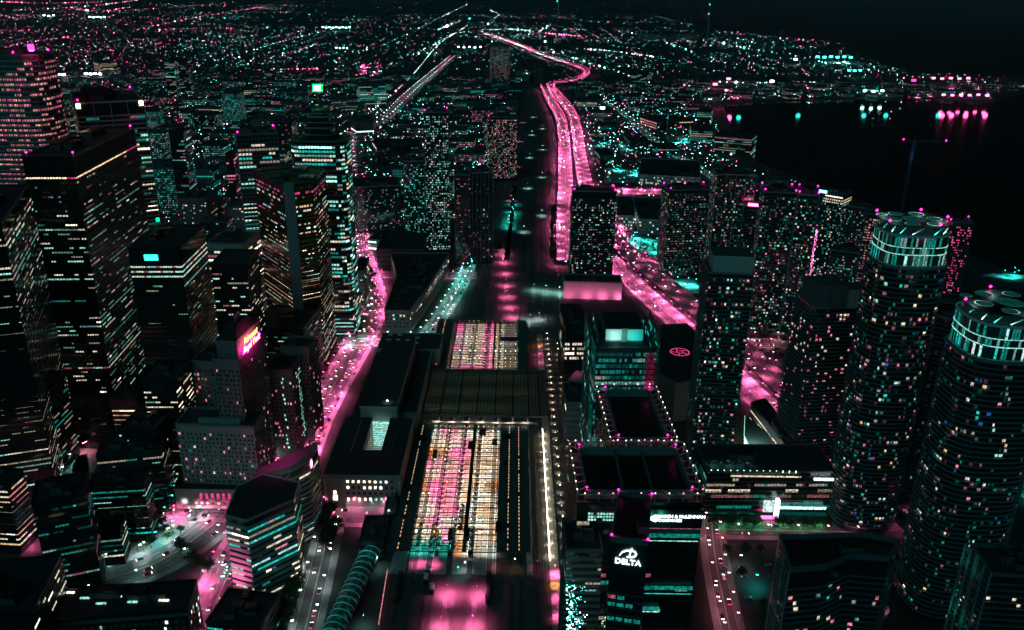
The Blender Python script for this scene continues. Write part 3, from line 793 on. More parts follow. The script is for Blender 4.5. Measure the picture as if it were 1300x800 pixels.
for x, y, hue, p in ((20, 870, 'white', 9000), (30, 875, 'white', 9000), (12, 872, 'teal', 6000), (0, 880, 'pink', 26000), (-3, 910, 'pink', 26000), (-6, 945, 'pink', 26000), (-8, 985, 'pink', 26000), (-10, 1030, 'pink', 26000), (-12, 1075, 'pink', 26000), (-14, 1110, 'pink', 26000),
                     (56, 960, 'mint', 16000), (40, 965, 'mint', 16000), (26, 970, 'mint', 9000), (27, 800, 'amber', 2500), (27, 780, 'pink', 2500), (27, 760, 'pink', 2500), (-75, 890, 'white', 2500)):
    shed_lamp(x, y, 8, hue, p, '%s yard lamp over the tracks beyond the train shed' % hue, '%s yard lamps beyond the shed' % hue, cone=168)
for i in range(14):
    y = 1130 + i * 95; shed_lamp(12 + (y - 1100) * .03 + 26 * (i % 3 - 1), y, 9, 'mint' if i % 3 else 'rose', 16000, 'small lamp over the curving tracks far up the rail corridor', 'lamps up the rail corridor', cone=120)
for i in range(16):
    y = 396 + i * 3.3; shed_lamp(52 if i % 2 else -82, 392 + i * 26, 9, 'rose' if i % 2 else 'mint', 1500, 'small lamp at the edge of the rail corridor', 'lamps at the corridor edge', cone=120)
# trains
def train_car(x, y, label, L=26, roof='roof_green', lit=True):
    t = thing('train_car', label, 'train', (x, y, 0))
    b = MB(); b.prism([(x - 1.45, y - L / 2), (x + 1.45, y - L / 2), (x + 1.45, y + L / 2), (x - 1.45, y + L / 2)], 1.0, 3.9, 'white_panel' if roof == 'roof_green' else 'black_metal'); b.build('body', t)
    r = MB(); n = len(r.v); r.v = [(x - 1.4, y - L / 2, 3.9), (x - .8, y - L / 2, 4.4), (x + .8, y - L / 2, 4.4), (x + 1.4, y - L / 2, 3.9), (x - 1.4, y + L / 2, 3.9), (x - .8, y + L / 2, 4.4), (x + .8, y + L / 2, 4.4), (x + 1.4, y + L / 2, 3.9)]
    for q in ((0, 4, 5, 1), (1, 5, 6, 2), (2, 6, 7, 3), (0, 1, 2, 3), (7, 6, 5, 4)): r.f.append(q); r.m.append(roof)
    r.build('roof', t)
    for s_ in (-1, 1):
        w_ = MB()
        for i in range(8):
            a = y - L / 2 + 1.5 + i * (L - 3) / 8; w_.face([(x + s_ * 1.47, a, 2), (x + s_ * 1.47, a + 2, 2), (x + s_ * 1.47, a + 2, 3.1), (x + s_ * 1.47, a, 3.1)], 'mint1' if lit else 'glass_dark')
        w_.build('window_strip', t)
    for yy in (y - L * .35, y + L * .35):
        w_ = MB(); w_.box(x - 1.2, x + 1.2, yy - 1.4, yy + 1.4, .26, .98, 'black_metal'); w_.build('bogie', t)
for i, (x, y, l) in enumerate([(-59, 476, 'first green-lit rail coach at the left of the shed mouth'), (-50.5, 474, 'second green-lit rail coach from the left at the shed mouth'), (-46, 466, 'rail coach beside the third platform at the shed mouth'), (-37.5, 470, 'dark rail coach left of the long duct at the shed mouth'), (-33, 498, 'rail coach standing deeper under the pink bays'), (-24.5, 472, 'dark rail coach right of the long duct'), (-66.5, 424, 'short rail coach on the leftmost tracks before the shed'), (-12, 425, 'rail coach with dark roof on the tracks right of the pink lamps')]):
    train_car(x, y, l, roof='roof_green' if i < 3 else 'roof_dark', lit=i < 4)
for k, (x, y, n) in enumerate(((-46, 424, 'pale shunting wagon nearest the camera on the dark tracks'), (-50.5, 433, 'pale wagon between the yellow rails'), (-50.5, 442, 'upper pale wagon between the yellow rails'))):
    train_car(x, y, n, L=6, roof='white_panel', lit=False)

# ================================================================== UNION STATION
LIME = dict(cream2=5, cream3=2, mint2=1)
def station():
    h = height_for(410, 604, 642); P = rect_px((410, 604), (507, 607), h, BR=(524, 531))
    x0 = P[0][0]; x1 = P[1][0]; y0 = P[0][1]; y1 = P[2][1]
    t = thing('railway_station', 'low stone railway station with dark flat roofs, glowing courtyard and lamp-lit west front', 'station', (-100, 560, 0))
    W = x1 - x0
    # west wing round a courtyard
    ya, yb = y0 + (y1 - y0) * .42, y1 - 4; xa, xb = x0 + W * .40, x0 + W * .66
    for i, (a, b_, c, d) in enumerate(((x0, x1, y0, ya), (x0, xa, ya, y1), (xb, x1, ya, y1))):
        part_box(t, 'wing', a, b_, c, d, 0, h, 'limestone', 'roof_dark')
    part_box(t, 'roof_edge', x0 - .5, x1 + .5, y0 - .5, y0 + .4, h - 1, h + .9, 'limestone'); part_box(t, 'roof_edge', x1 + .003, x1 + .8, y0 + .4, y1, h - 1, h + .9, 'limestone'); part_box(t, 'roof_edge', x0 - .8, x0 - .003, y0 + .4, y1, h - 1, h + .9, 'limestone')
    for dx in (-8, 8): part_box(t, 'roof_ridge', (xa if dx < 0 else xb) + dx - .2, (xa if dx < 0 else xb) + dx + .2, ya - 2, y1 - 2, h + .003, h + .5, 'steel')
    part_box(t, 'courtyard_floor', xa, xb, ya, y1, 0, 2, 'pale_concrete')
    part_box(t, 'courtyard_glazing', xa + .5, xb - .5, y1 - 5, y1 - 4.5, 2, h - 1, 'mint2')
    m_ = MB()
    for j in range(9):
        yy = ya + (y1 - 6 - ya) * j / 9
        for z in (6, 10, 14): m_.face([(xa + .05, yy, z), (xa + .05, yy + 3, z), (xa + .05, yy + 3, z + 2), (xa + .05, yy, z + 2)], 'cream1')
    m_.build('lit_windows', t, kind='stuff')
    m_ = MB()
    for j in range(16): yy = ya + (y1 - 5 - ya) * j / 16; m_.box(xa + .4, xb - .4, yy - .12, yy + .12, h - 2.2, h - 1.9, 'steel')
    m_.build('courtyard_rafter', t, kind='stuff')
    for yy in (.25, .5, .75): spot(((xa + xb) / 2, ya + (y1 - ya) * yy, h - 3), 'cream', 1600, t, 140)
    spot(((xa + xb) / 2, y1 - 9, h - 2), 'mint', 4500, t, 140); spot((x0 + W * .53, y1 + 1, h + 9), 'green', 1800, t, 130)
    # west front: rows of square windows, a pavilion with a tall one, lamps on the wall
    f = y0 - .04; rows = (h * .83, h * .63, h * .44, h * .24)
    for r, z in enumerate(rows):
        for c in range(9):
            x = x0 + W * (.30 + .65 * c / 9.); lit = (r in (0, 3)) or (r == 1 and c in (0, 3, 5)) or (r == 1 and R_() < .3)
            if c == 8 and r != 1: lit = False
            part_box(t, 'window', x, x + 1.7, f - .05, f, z - 1.2, z + (1.0 if r else .7), ('cream3' if R_() < .75 else 'mint2') if lit else 'glass_dark')
            part_box(t, 'window_sill', x - .2, x + 1.9, f - .3, f + .02, z - 1.5, z - 1.22, 'limestone')
    part_box(t, 'pavilion', x0 + 1, x0 + W * .27, y0 - 1.8, y0 - .003, 0, h - 1.2, 'limestone')
    part_box(t, 'window', x0 + W * .12, x0 + W * .18, y0 - 1.95, y0 - 1.82, h * .24, h * .42, 'cream3'); part_box(t, 'window', x0 + W * .13, x0 + W * .17, y0 - 1.95, y0 - 1.82, h * .46, h * .56, 'cream3')
    for s_ in (0, .23): part_box(t, 'pilaster', x0 + 1 + W * s_, x0 + 3 + W * s_, y0 - 2.5, y0 - 1.83, 0, h - 2, 'limestone')
    part_box(t, 'cornice', x0 + .5, x1, y0 - 2.2, y0 - .51, h - 1.15, h - .2, 'limestone'); part_box(t, 'string_course', x0 + W * .272, x1, y0 - .5, y0 - .05, h * .36, h * .39, 'limestone')
    for c in range(5):
        x = x0 + W * (.31 + .155 * c); part_box(t, 'wall_lamp', x - .3, x + .3, y0 - .9, y0 - .5, 4.2, 4.7, 'teal_bulb'); spot((x, y0 - 1.6, 4.6), 'teal' if c % 2 else 'mint', 420, t, 150)
    part_box(t, 'entrance_canopy', x1 - 8, x1 - 1, y0 - 6, y0 - 2.3, 3.6, 4.2, 'pale_concrete')
    b = MB(); b.face([(x0 + 4, y0 - 14, .05), (x1 + 2, y0 - 14, .05), (x1 + 2, y0, .05), (x0 + 4, y0, .05)], 'paving'); b.build('station_forecourt', kind='structure')
    # raised great hall
    H2 = h + 9; Q = rect_px((457, 517), (503, 520), H2, BR=(535, 452)); a, c = Q[0][0], Q[1][0]; ymid = Q[0][1]; yf = Q[2][1] + 35
    part_box(t, 'great_hall', a, c, ymid, yf, 0, H2, 'limestone', 'roof_dark'); part_box(t, 'roof_edge', a - .4, c + .4, ymid - .4, ymid + .3, H2 - .8, H2 + .8, 'pale_concrete'); part_box(t, 'roof_edge', c + .003, c + .7, ymid + .3, yf, H2 - .8, H2 + .8, 'limestone')
    m_ = MB(); m_.octa(((a * .3 + c * .7), ymid + 9, H2 + 1.4), .9, 'white_bulb'); m_.build('roof_lamp', t); spot((a * .3 + c * .7, ymid + 9, H2 + 3), 'white', 500, t, 140)
    part_box(t, 'side_hall', G(446, 530, h - 3).x, a - .3, y1 + .5, yf, 0, h - 3, 'grey_stone', 'roof_dark'); part_box(t, 'side_hall', c + .9, c + 14, y1 + 14, yf + 2, 0, h - 2, 'grey_stone', 'roof_dark')
    part_box(t, 'roof_edge', c + 14.003, c + 14.8, y1 + 14, yf + 2, h - 3, h - 1.2, 'limestone')
    # east wing with rows of small roof lights
    e = thing('station_wing', 'east wing of the stone station with small skylights in its dark roof', 'building', (-90, 760, 0))
    S = rect_px((483, 445), (553, 447), h, BR=(558, 424)); xe0, xe1 = S[0][0] - 4, S[1][0] + 3; ye0, ye1 = yf + 2.5, S[2][1]
    part_box(e, 'wall', xe0, xe1, ye0, ye1, 0, h - .5, 'limestone', 'roof_dark')
    part_box(e, 'roof_edge', xe1 + .003, xe1 + .8, ye0, ye1, h - 1.5, h + .6, 'limestone'); part_box(e, 'roof_edge', xe0, xe1, ye1, ye1 + .7, h - 1.5, h + .6, 'limestone')
    for i in range(4):
        for j in range(5):
            if R_() < .75: x = xe0 + 6 + i * 9; y = ye0 + 5 + j * (ye1 - ye0) / 5.4; part_box(e, 'roof_light', x, x + 4, y, y + 2.4, h - .497, h + .4, 'white_panel' if R_() < .6 else 'roof_grey')
    # low annex between station and shed
    for (fl, fr, br, by, l) in (((455, 693), (486, 693), (500, 656), 712, 'dark glass-roofed hall at the head of the glass walkway'), ((487, 655), (503, 655), (517, 610), 668, 'narrow green-roofed annex between the station and the train shed')):
        hh = height_for(*fl, by); tower('station_annex', l, rect_px(fl, fr, hh, BR=br), hh, wall='dark_concrete', roof='roof_dark' if by > 700 else 'roof_green', lit=.03, fh=4, units=1, base=1, top=1)
station()

# glass walkway tube
def skywalk():
    A, B = G(470, 697, 9), G(408, 830, 9); t = thing('glass_walkway', 'vaulted glass walkway tube with lit ribs running down beside the dark lane', 'walkway', (A.x, A.y, 0))
    d = (B - A); L = d.length; d.normalize(); n = Vector((d.y, -d.x, 0)); r = 6.2; zc = 7
    def pt(s, a, rr=r): return A + d * s + n * rr * math.cos(a) + Vector((0, 0, zc - 9 + rr * .8 * math.sin(a)))
    k = int(L / 5.2)
    for i in range(k):
        s0, s1 = L * i / k, L * (i + 1) / k
        rb = MB()
        for j in range(10):
            a0, a1 = PI * j / 10, PI * (j + 1) / 10
            rb.bar(pt(s0 + .3, a0, r + .1), pt(s0 + .3, a1, r + .1), .7, .4, 'white_panel')
        rb.build('rib', t)
        g = MB()
        for j in range(6):
            a0, a1 = PI * (j + .12) / 6, PI * (j + .88) / 6
            for q in range(2):
                u0_, u1_ = s0 + .9 + q * (s1 - s0 - 1) / 2, s0 + .6 + (q + 1) * (s1 - s0 - 1) / 2
                g.face([pt(u0_, a0), pt(u1_, a0), pt(u1_, a1), pt(u0_, a1)], 'glass_teal' if R_() < .75 else 'teal0')
        g.build('glazing', t)
    b = MB(); b.bar(A + Vector((0, 0, -3)), B + Vector((0, 0, -3)), 12, 1.2, 'dark_concrete'); b.build('floor', t)
    for i in range(0, k, 2):
        p = A + d * (L * i / k); b = MB(); b.box(p.x - 1, p.x + 1, p.y - .6, p.y + .6, 0, 5.4, 'concrete'); b.build('support', t)
        spot(p + d * 2 + n * 2 + Vector((0, 0, 11)), 'teal', 900 if i > 1 else 2500, t, 100)
    a, c = G(466, 728, 5), G(452, 800, 5)
    for s_ in range(9):
        p = a.lerp(c, s_ / 9); q = a.lerp(c, (s_ + .85) / 9)
        m_ = MB(); m_.bar(p + Vector((12, 4, 0)), q + Vector((12, 4, 0)), .5, .4, 'rose2'); m_.build('strip_light', t)
skywalk()

# ================================================================== TOWERS
RES = dict(cream1=4, cream2=2, rose1=3, rose2=1.3, mint1=4, teal1=4, teal2=1, mint2=1.3, pink1=.7, warm1=1, cream0=7, teal0=12, mint0=8, rose0=5)
RES2 = dict(cream2=3, rose2=2, mint2=2, teal2=1.5, cream1=4, rose1=3, teal1=3, mint1=2, warm2=.6, cream3=.3, cream0=6, teal0=12, mint0=8, rose0=6)
GREENY = dict(mint2=5, teal2=3, mint1=5, cream2=3, teal1=3, cream1=2, mint3=1)
def T(name, label, FL, FR, by=None, h=None, depth=None, BR=None, **k):
    hh = h if h else height_for(*FL, by)
    return tower(name, label, rect_px(FL, FR, hh, depth, BR), hh, **k)
OFF = dict(style='office', fh=3.7, cw=1.8, bt=1.7, out=.15, hf=.31, wf=.84)
CONDO = dict(style='condo', fh=3.0, cw=2.6, out=1.1, bt=.28, hf=.5, wf=.62, band='balcony_edge', mix=RES)

# --- left: the banking towers
pk = dict(pink2=1, rose2=5, rose1=5, warm2=1, cream1=1)
def fcp_lit(v, u, k):
    if k is None: return None
    if v > .5: return pick(pk)
    return k
h1 = 283; a, b_ = G(-80, 70, h1), G(34, 73, h1); P = rrect(a.x, b_.x, a.y, a.y + 46, 15, 4)
tower('office_tower', 'tallest pale tower at the upper left edge with rows of pink-lit windows', P, h1, wall='dark_concrete', band='pale_concrete', style='office', fh=4.1, cw=2.0, lit=.75, mix=OFFICE, litf=fcp_lit, out=.5, bt=1.2, hf=.42, wf=.72, piers=4.2, pier_mat='grey_stone', beacons=4, units=3)
T('office_tower', 'big black slab tower with a glowing gold line round its top, upper left', (28, 200), (92, 200), h=216, BR=(150, 163), lit=.24, mix=dict(cream2=4, mint2=2, cream3=.6, mint1=4, teal1=1, rose1=1, cream1=4), top=14, beacons=3, litf=lambda v, u, k: ('warm3' if u < .8 else 'pink2') if v > .965 else (k if v < .9 or R_() < .5 else None), piers=2.2, **OFF)
T('office_tower', 'grey banded office tower with two bright lamps at its roof corners behind the black slab', (96, 132), (182, 128), h=238, BR=(210, 112), lit=.34, mix=dict(mint1=4, cream2=3, mint2=2, teal1=4, cream3=1, rose1=1), wall='glass_dark', band='pale_concrete', style='office', fh=4.2, cw=2.2, bt=1.2, out=.5, hf=.5, top=12, beacons=2, pier_mat='pale_concrete', piers=14)
T('office_tower', 'black office tower at the left edge with slanting rows of lit windows', (-70, 290), (2, 285), h=200, BR=(22, 236), lit=.36, mix=dict(cream2=4, mint2=2, rose1=2, cream1=7, mint1=3, rose2=.6), top=8, **OFF)
T('office_tower', 'squat black tower at the left edge with a green beacon on its roof', (-80, 437), (14, 432), h=118, BR=(62, 388), lit=.36, mix=dict(cream1=5, mint1=3, rose1=1, cream2=3), top=7, **OFF)
T('office_tower', 'black tower with a blank turquoise sign panel and three full bright floors under its roof', (162, 316), (228, 316), h=160, BR=(262, 287), lit=.14, mix=dict(mint1=3, cream1=3, rose1=1, amber1=.5, mint2=1), top=12, litf=lambda v, u, k: pick(dict(mint2=3, cream2=2, rose1=1)) if v > .9 else k, **OFF)
T('office_tower', 'dark tower with a peaked roof and bright top floors left of the green tower', (268, 336), (313, 336), h=138, BR=(318, 318), lit=.25, mix=dict(cream2=4, mint2=2, cream1=3, rose1=1), top=6, piers=6, pier_mat='black_metal', units=0, **OFF)
T('office_building', 'pale flat block with one bright row of windows behind the peaked tower', (262, 309), (308, 311), h=118, BR=(308, 294), wall='pale_concrete', lit=.35, mix=dict(cream3=2, cream2=2, rose1=1), top=6, band='concrete', dark=True, fh=4, cw=3)
T('office_tower', 'tall green-lit tower with stepped glass top behind the peaked roof', (300, 172), (352, 170), h=207, depth=34, lit=.5, mix=GREENY, wall='glass_dark', band='dark_concrete', style='office', fh=4, cw=3.0, bt=1.0, out=.3, hf=.5, piers=3.5, pier_mat='grey_stone', beacons=2)
def bcp():
    h = height_for(434, 184, 436); a, c = G(366, 180, h), G(434, 184, h); x0, x1, y0 = a.x, c.x, a.y; D = 40
    t = tower('office_tower', 'tall green-lit tower stepping up to a mast with a glaring green beacon', rrect(x0, x1, y0, y0 + D, 9, 3), h, lit=.5, mix=GREENY, wall='glass_dark', band='dark_concrete', style='office', fh=4, cw=2.8, bt=1.0, out=.35, hf=.5, top=3, units=0)
    mx_, my = (x0 + x1) / 2, y0 + D / 2
    for i, (r, z0, z1) in enumerate(((13, h, h + 12), (10, h + 12, h + 22), (6, h + 22, h + 28))):
        m_ = MB(); m_.prism(rrect(mx_ - r, mx_ + r, my - r, my + r, r * .45, 3), z0 + .01, z1, 'glass_dark', 'roof_dark'); m_.build('setback', t)
        m_ = MB(); m_.ring(rrect(mx_ - r, mx_ + r, my - r, my + r, r * .45, 3), .3, z1 - 1, z1 + .6, 'concrete'); m_.ring(rrect(mx_ - r, mx_ + r, my - r, my + r, r * .45, 3), .3, (z0 + z1) / 2 - 1, (z0 + z1) / 2, 'concrete'); m_.build('cornice', t)
    m_ = MB(); m_.cyl(mx_, my, h + 28, h + 44, .6, .3, 8, 'steel'); m_.build('mast', t)
    m_ = MB(); m_.box(mx_ - 4.6, mx_ + 4.6, my - 1, my + 1, h + 44, h + 51, 'green_sign'); m_.build('beacon_halo', t)  # glowing green box stands in for the halo round the beacon
    m_ = MB()
    m_.box(mx_ - 3, mx_ + 3, my - 1.4, my + 1.4, h + 45.4, h + 49.6, 'sun_white'); m_.build('beacon', t)
    spot((mx_, my - 8, h + 55), 'green', 22000, t, 160)
bcp()
# triangular gold bank tower
def gold():
    h = 177; pts = [(323, 218), (361, 236), (373, 236), (397, 233), (413, 217), (395, 212)]
    P = [V2(G(x, y, h)) for x, y in pts]
    kg = dict(cream2=6, warm2=3, mint2=3, cream3=2, rose2=1.5, mint3=.6, pink2=.6)
    t = tower('office_tower', 'gold-glass triangular tower with a pale corner pillar above the pink avenue', P, h, lit=.48, mix=kg, wall='gold_glass', band='black_metal', style='office', fh=4.0, cw=1.8, bt=1.6, out=.12, hf=.45, wf=.92, top=5, piers=2.6, pier_mat='black_metal', litf=lambda v, u, k: (pick(dict(pink2=3, rose1=1, mint1=1)) if R_() < .5 else None) if v > .93 else (k if v < .55 or R_() < .62 else None))
    c = G(361, 236, h), G(373, 236, h)
    part_box(t, 'corner_pillar', c[0].x - .5, c[1].x + .5, c[0].y - 1.6, c[0].y + 2, 0, h + 2.5, 'concrete')
gold()

# the grand hotel
def hotel():
    fr = dict(rose2=6, cream2=2, teal1=1.5, rose1=2, mint1=1)
    st = dict(style='condo', wall='grey_stone', band='grey_stone', fh=3.3, cw=3.0, out=.12, bt=.25, hf=.55, wf=.42, mix=fr, dark=True, slabs=False, units=2)
    h = 62; P = rect_px((223, 539), (322, 543), h, BR=(331, 522))
    t = tower('hotel', 'pale stone hotel block with small window grid and arched pink windows at street level', P, h, z0=0, lit=.17, base=17, top=5, **{**st, 'wall': 'limestone'})
    x0, x1, y0 = P[0][0], P[1][0], P[0][1]
    part_box(t, 'roof_parapet_block', x0 + 15, x1 - 10, y0 + 1, y0 + 5, h, h + 3.4, 'limestone')
    for z in (h - 4.4, h - 24, 18): part_box(t, 'string_course', x0 - .6, x1 + .6, y0 - .7, y0 - .13, z - .35, z + .35, 'limestone')
    part_box(t, 'podium', x0 - 4, x1 + 6, y0 - 8, y0 - .75, 0, 16, 'limestone', 'roof_dark'); part_box(t, 'cornice', x0 - 4.5, x1 + 6.5, y0 - 8.5, y0 - 8.003, 15, 16.4, 'limestone')
    for i in range(7):
        x = x0 + 13 + i * 3.9; m_ = MB(); m_.prism([(x, y0 - 8.1), (x + 2, y0 - 8.1), (x + 2, y0 - 8.005), (x, y0 - 8.005)], 8.4, 12, 'pink2'); m_.build('arched_window', t)
        m_ = MB(); m_.face([(x + 1 + math.cos(a_ * PI / 6), y0 - 8.1, 12 + math.sin(a_ * PI / 6)) for a_ in range(7)], 'pink2'); m_.build('arched_window_head', t)
        if i > 0 or 1: m_ = MB(); m_.face([(x - 3 + 1.1 * math.cos(a_ * PI / 6), y0 - 8.12, 5 + 1.1 * math.sin(a_ * PI / 6)) for a_ in range(12)], 'rose3' if i in (0, 1, 2, 4) else 'pink1'); m_.build('round_lamp', t)
    part_box(t, 'entrance_canopy', x0 + 2, x1 + 2, y0 - 12, y0 - 8.51, 3, 3.5, 'white_panel')
    for i in range(5): spot((x0 + 12 + i * 9, y0 - 12, 7), 'pink' if i > 1 else 'rose', 900, t, 140, direction=(0, .6, -.5))
    spot((x0 + 2, y0 - 11, 6), 'white', 1500, t, 100, direction=(0, 1, .1))
    for lab, FL, FR, hh, BR, lt in (('left front wing of the dark stone hotel under the pink roof sign', (243, 459), (271, 461), 84, (300, 440), .1),
                                ('stepped dark wing of the stone hotel with few lit windows', (267, 479), (301, 483), 80, (311, 465), .06),
                                ('right front wing of the dark stone hotel with a column of turquoise windows', (335, 470), (370, 471), 76, (380, 452), .12),
                                ('rear right wing of the dark stone hotel with rose windows near its top', (356, 440), (391, 443), 80, (398, 430), .08)):
        tower('hotel_wing', lab, rect_px(FL, FR, hh, BR=BR), hh, lit=lt, base=10, top=5, **st, litf=(lambda v, u, k: ('mint2' if R_() < .8 else k) if .55 < u < .68 and lab.startswith('right') else k) if lab.startswith('right') else None)
    H = 108; P = rect_px((270, 457), (303, 459), H, BR=(333, 425)); c = tower('hotel_tower', 'dark central tower of the stone hotel carrying the glowing pink roof sign', P, H, lit=.03, base=12, top=6, **st)
    Q = [Vector(p) for p in P]; d = (Q[2] - Q[1]); e = (Q[0] - Q[1]); ins = [Q[1] + d * .08 + e * .1, Q[1] + d * .95 + e * .1, Q[1] + d * .95 + e * .9, Q[1] + d * .08 + e * .9]
    m_ = MB(); m_.prism(ccw([tuple(v) for v in ins]), H + .01, H + 13, 'grey_stone', 'copper_green'); m_.build('upper_block', c)
    m_ = MB(); ii = [v * 1 for v in ins]; cc = sum((v for v in ins), Vector((0, 0))) / 4
    n = 0; m_.v = [(v.x, v.y, H + 13) for v in ins] + [((cc + (v - cc) * .45).x, (cc + (v - cc) * .45).y, H + 20) for v in ins]
    for i in range(4): j = (i + 1) % 4; m_.f.append((i, j, 4 + j, 4 + i)); m_.m.append('roof_dark')
    m_.f.append((4, 5, 6, 7)); m_.m.append('roof_dark'); m_.build('mansard_roof', c)
    # chimney
    for f_ in (.3, .7):
        q = cc + d * (f_ - .5) * .3; part_box(c, 'chimney', q.x - 1, q.x + 1, q.y - 1, q.y + 1, H + 19.9, H + 25, 'grey_stone')
    return c, Q, H
hc, HQ, HH = hotel()
def text_mesh(txt, size, mat, ext=.08, font_shear=0, spacing=1.0):
    cu_ = bpy.data.curves.new('sign', 'FONT'); cu_.body = txt; cu_.size = size; cu_.extrude = ext; cu_.align_x = 'CENTER'; cu_.align_y = 'CENTER'; cu_.shear = font_shear; cu_.space_character = spacing; cu_.resolution_u = 2; cu_.offset = size * .018
    o = bpy.data.objects.new('sign_tmp', cu_); COL.objects.link(o)
    bpy.context.view_layer.update(); me = bpy.data.meshes.new_from_object(o.evaluated_get(bpy.context.evaluated_depsgraph_get()))
    bpy.data.objects.remove(o); me.materials.clear(); me.materials.append(MATS[mat]); return me
def sign(txt, size, mat, p, right, up, parent=None, label=None, cat=None, **k):
    me = text_mesh(txt, size, mat, **k); o = bpy.data.objects.new('sign_letters', me); COL.objects.link(o)
    right = Vector(right).normalized(); up = Vector(up).normalized(); n = right.cross(up)
    m = Matrix((right, up, n)).transposed().to_4x4(); m.translation = Vector(p) - (parent.location if parent else Vector((0, 0, 0)))
    if parent: o.parent = parent
    o.matrix_local = m
    if label: o['label'] = label; o['category'] = cat
    return o
d = (HQ[2] - HQ[1]); c0 = HQ[1] + d * .42 + Vector((d.y, -d.x)).normalized() * .9; L = d.length
rs = thing('roof_sign', 'glowing pink script sign on the dark hotel tower roof reading Fairmont Royal York', 'sign', (c0.x, c0.y, HH + 8))
fr_ = MB()
du = d.normalized()
for z in (1, 5.5, 10.5): fr_.bar(Vector((c0.x - du.x * 13, c0.y - du.y * 13, HH + z)), Vector((c0.x + du.x * 13, c0.y + du.y * 13, HH + z)), .2, .2, 'steel')
fr_.build('sign_frame', rs)
sgn = Vector((du.y, -du.x, 0)) * .4
sign('Fairmont', 6.2, 'amber_bulb', Vector((c0.x, c0.y, HH + 10.5)) + sgn, (du.x, du.y, 0), (0, 0, 1), rs, font_shear=.3)
sign('Royal York', 6.6, 'magenta_lamp', Vector((c0.x, c0.y, HH + 4.8)) + sgn, (du.x, du.y, 0), (0, 0, 1), rs, font_shear=.3)
sign('Royal York', 5.9, 'amber_bulb', Vector((c0.x, c0.y, HH + 5)) + sgn * 1.5, (du.x, du.y, 0), (0, 0, 1), rs, font_shear=.3)
spot(Vector((c0.x, c0.y, HH + 8)) + sgn * 16, 'magenta', 12000, rs, 170, direction=-sgn)
# bright shopfronts of the hotel along the avenue
t = thing('shop_row', 'white glowing shopfronts along the pink avenue under the hotel', 'shops', (-190, 620, 0))
part_box(t, 'wall', -197, -182, 556, 745, 0, 20, 'grey_stone', 'roof_dark')
for i in range(34):
    y = 558 + i * 5.4; br = 558 < y < 640
    part_box(t, 'shop_window', -181.95, -181.8, y, y + 4.4, 1, 9 if br else 5, 'white3' if br else pick(dict(rose2=1, mint2=2, cream3=2, teal1=1)))
    part_box(t, 'window', -181.95, -181.85, y + .6, y + 3.2, 12, 17, 'glass_dark' if R_() < .8 else 'rose1')
for i in range(14): spot((-178.5, 562 + i * 13, 5), 'white' if i < 7 else 'rose', 800, t, 150, direction=(1, 0, -.6))

# bottom-left angular towers with strip windows
def hexo():
    h = 60; pts = [(286, 655), (313, 662), (373, 635), (380, 613), (333, 603), (301, 619)]
    P = [V2(G(x, y, h)) for x, y in pts]
    t = tower('office_tower', 'six-sided office block with a blank dark roof and long slanting strip windows above the lane', P, h, wall='glass_dark', band='hex_concrete', style='office', fh=3.9, cw=1.7, bt=2.3, out=.35, hf=.36, wf=.92, lit=.42, mix=dict(cream3=3, cream2=4, mint2=3, teal2=2, rose2=1, cream1=3, teal1=2), top=5, base=3, units=0, single=260, parapet=.8)
    h2 = 62; pts2 = [(316, 600), (370, 592), (391, 581), (402, 564), (329, 591)]
    P2 = [V2(G(x, y, h2)) for x, y in ((318, 601), (370, 591), (391, 580), (403, 563), (330, 589))]
    t2 = tower('office_tower', 'taller twin of the six-sided block with a slanted purple roof and a small round sign', P2, h2 - 4, wall='glass_dark', band='hex_concrete', style='office', fh=3.9, cw=1.7, bt=2.2, out=.35, hf=.38, wf=.9, lit=.3, mix=dict(cream2=4, mint2=3, teal2=2, cream1=3), top=6, base=3, units=0, parapet=.5)
    m_ = MB(); Pc = ccw(P2); n = len(Pc); lo = min(p[1] for p in Pc); hi = max(p[1] for p in Pc)
    Z = [h2 - 3.4 + 5 * (p[0] - min(q[0] for q in Pc)) / (max(q[0] for q in Pc) - min(q[0] for q in Pc)) for p in Pc]
    m_.v = [(p[0], p[1], h2 - 3.9) for p in Pc] + [(p[0], p[1], z) for p, z in zip(Pc, Z)]
    for i in range(n): j = (i + 1) % n; m_.f.append((i, j, n + j, n + i)); m_.m.append('limestone')
    m_.f.append(tuple(range(n, 2 * n))); m_.m.append('roof_purple'); m_.build('slanted_roof', t2)
    a, b_ = Vector(P2[2]), Vector(P2[3]); dd = (b_ - a).normalized(); nn = Vector((dd.y, -dd.x)); c = a + dd * 3.4 + nn * .5
    for i, (hu, rx, rz) in enumerate((('white_sign', 1.5, 2.9), ('magenta_sign', 2.3, 3.6))):
        m_ = MB(); ring = [(c + dd * rx * math.cos(q * PI / 8) - nn * i * .1, h2 - 7 + rz * math.sin(q * PI / 8)) for q in range(16)]
        m_.face([(p.x, p.y, z) for p, z in ring], hu); m_.build('round_sign', t2)
    spot((P2[0][0] + 15, P2[0][1] + 12, h2 + 24), 'magenta', 9000, t2, 100)  # added spot above the slanted roof, no lamp body
    f0, f1 = Vector(P[0]), Vector(P[1]); mid = (f0 + f1) / 2; dd = (f1 - f0).normalized(); nn = Vector((dd.y, -dd.x))
    for s_ in (-1, 1): spot((mid.x + nn.x * 22 + dd.x * 5 * s_, mid.y + nn.y * 22 + dd.y * 5 * s_, 12), 'pink', 60000, None, 70, direction=(-nn.x, -nn.y, .55))  # added uplights without fixtures, washing this face pink
    mid = (Vector(P[1]) + Vector(P[2])) / 2; spot((mid.x + 12, mid.y - 14, 8), 'teal', 16000, None, 110, direction=(-.5, .6, .35))  # added teal spot without a fixture, brightens the long face
hexo()

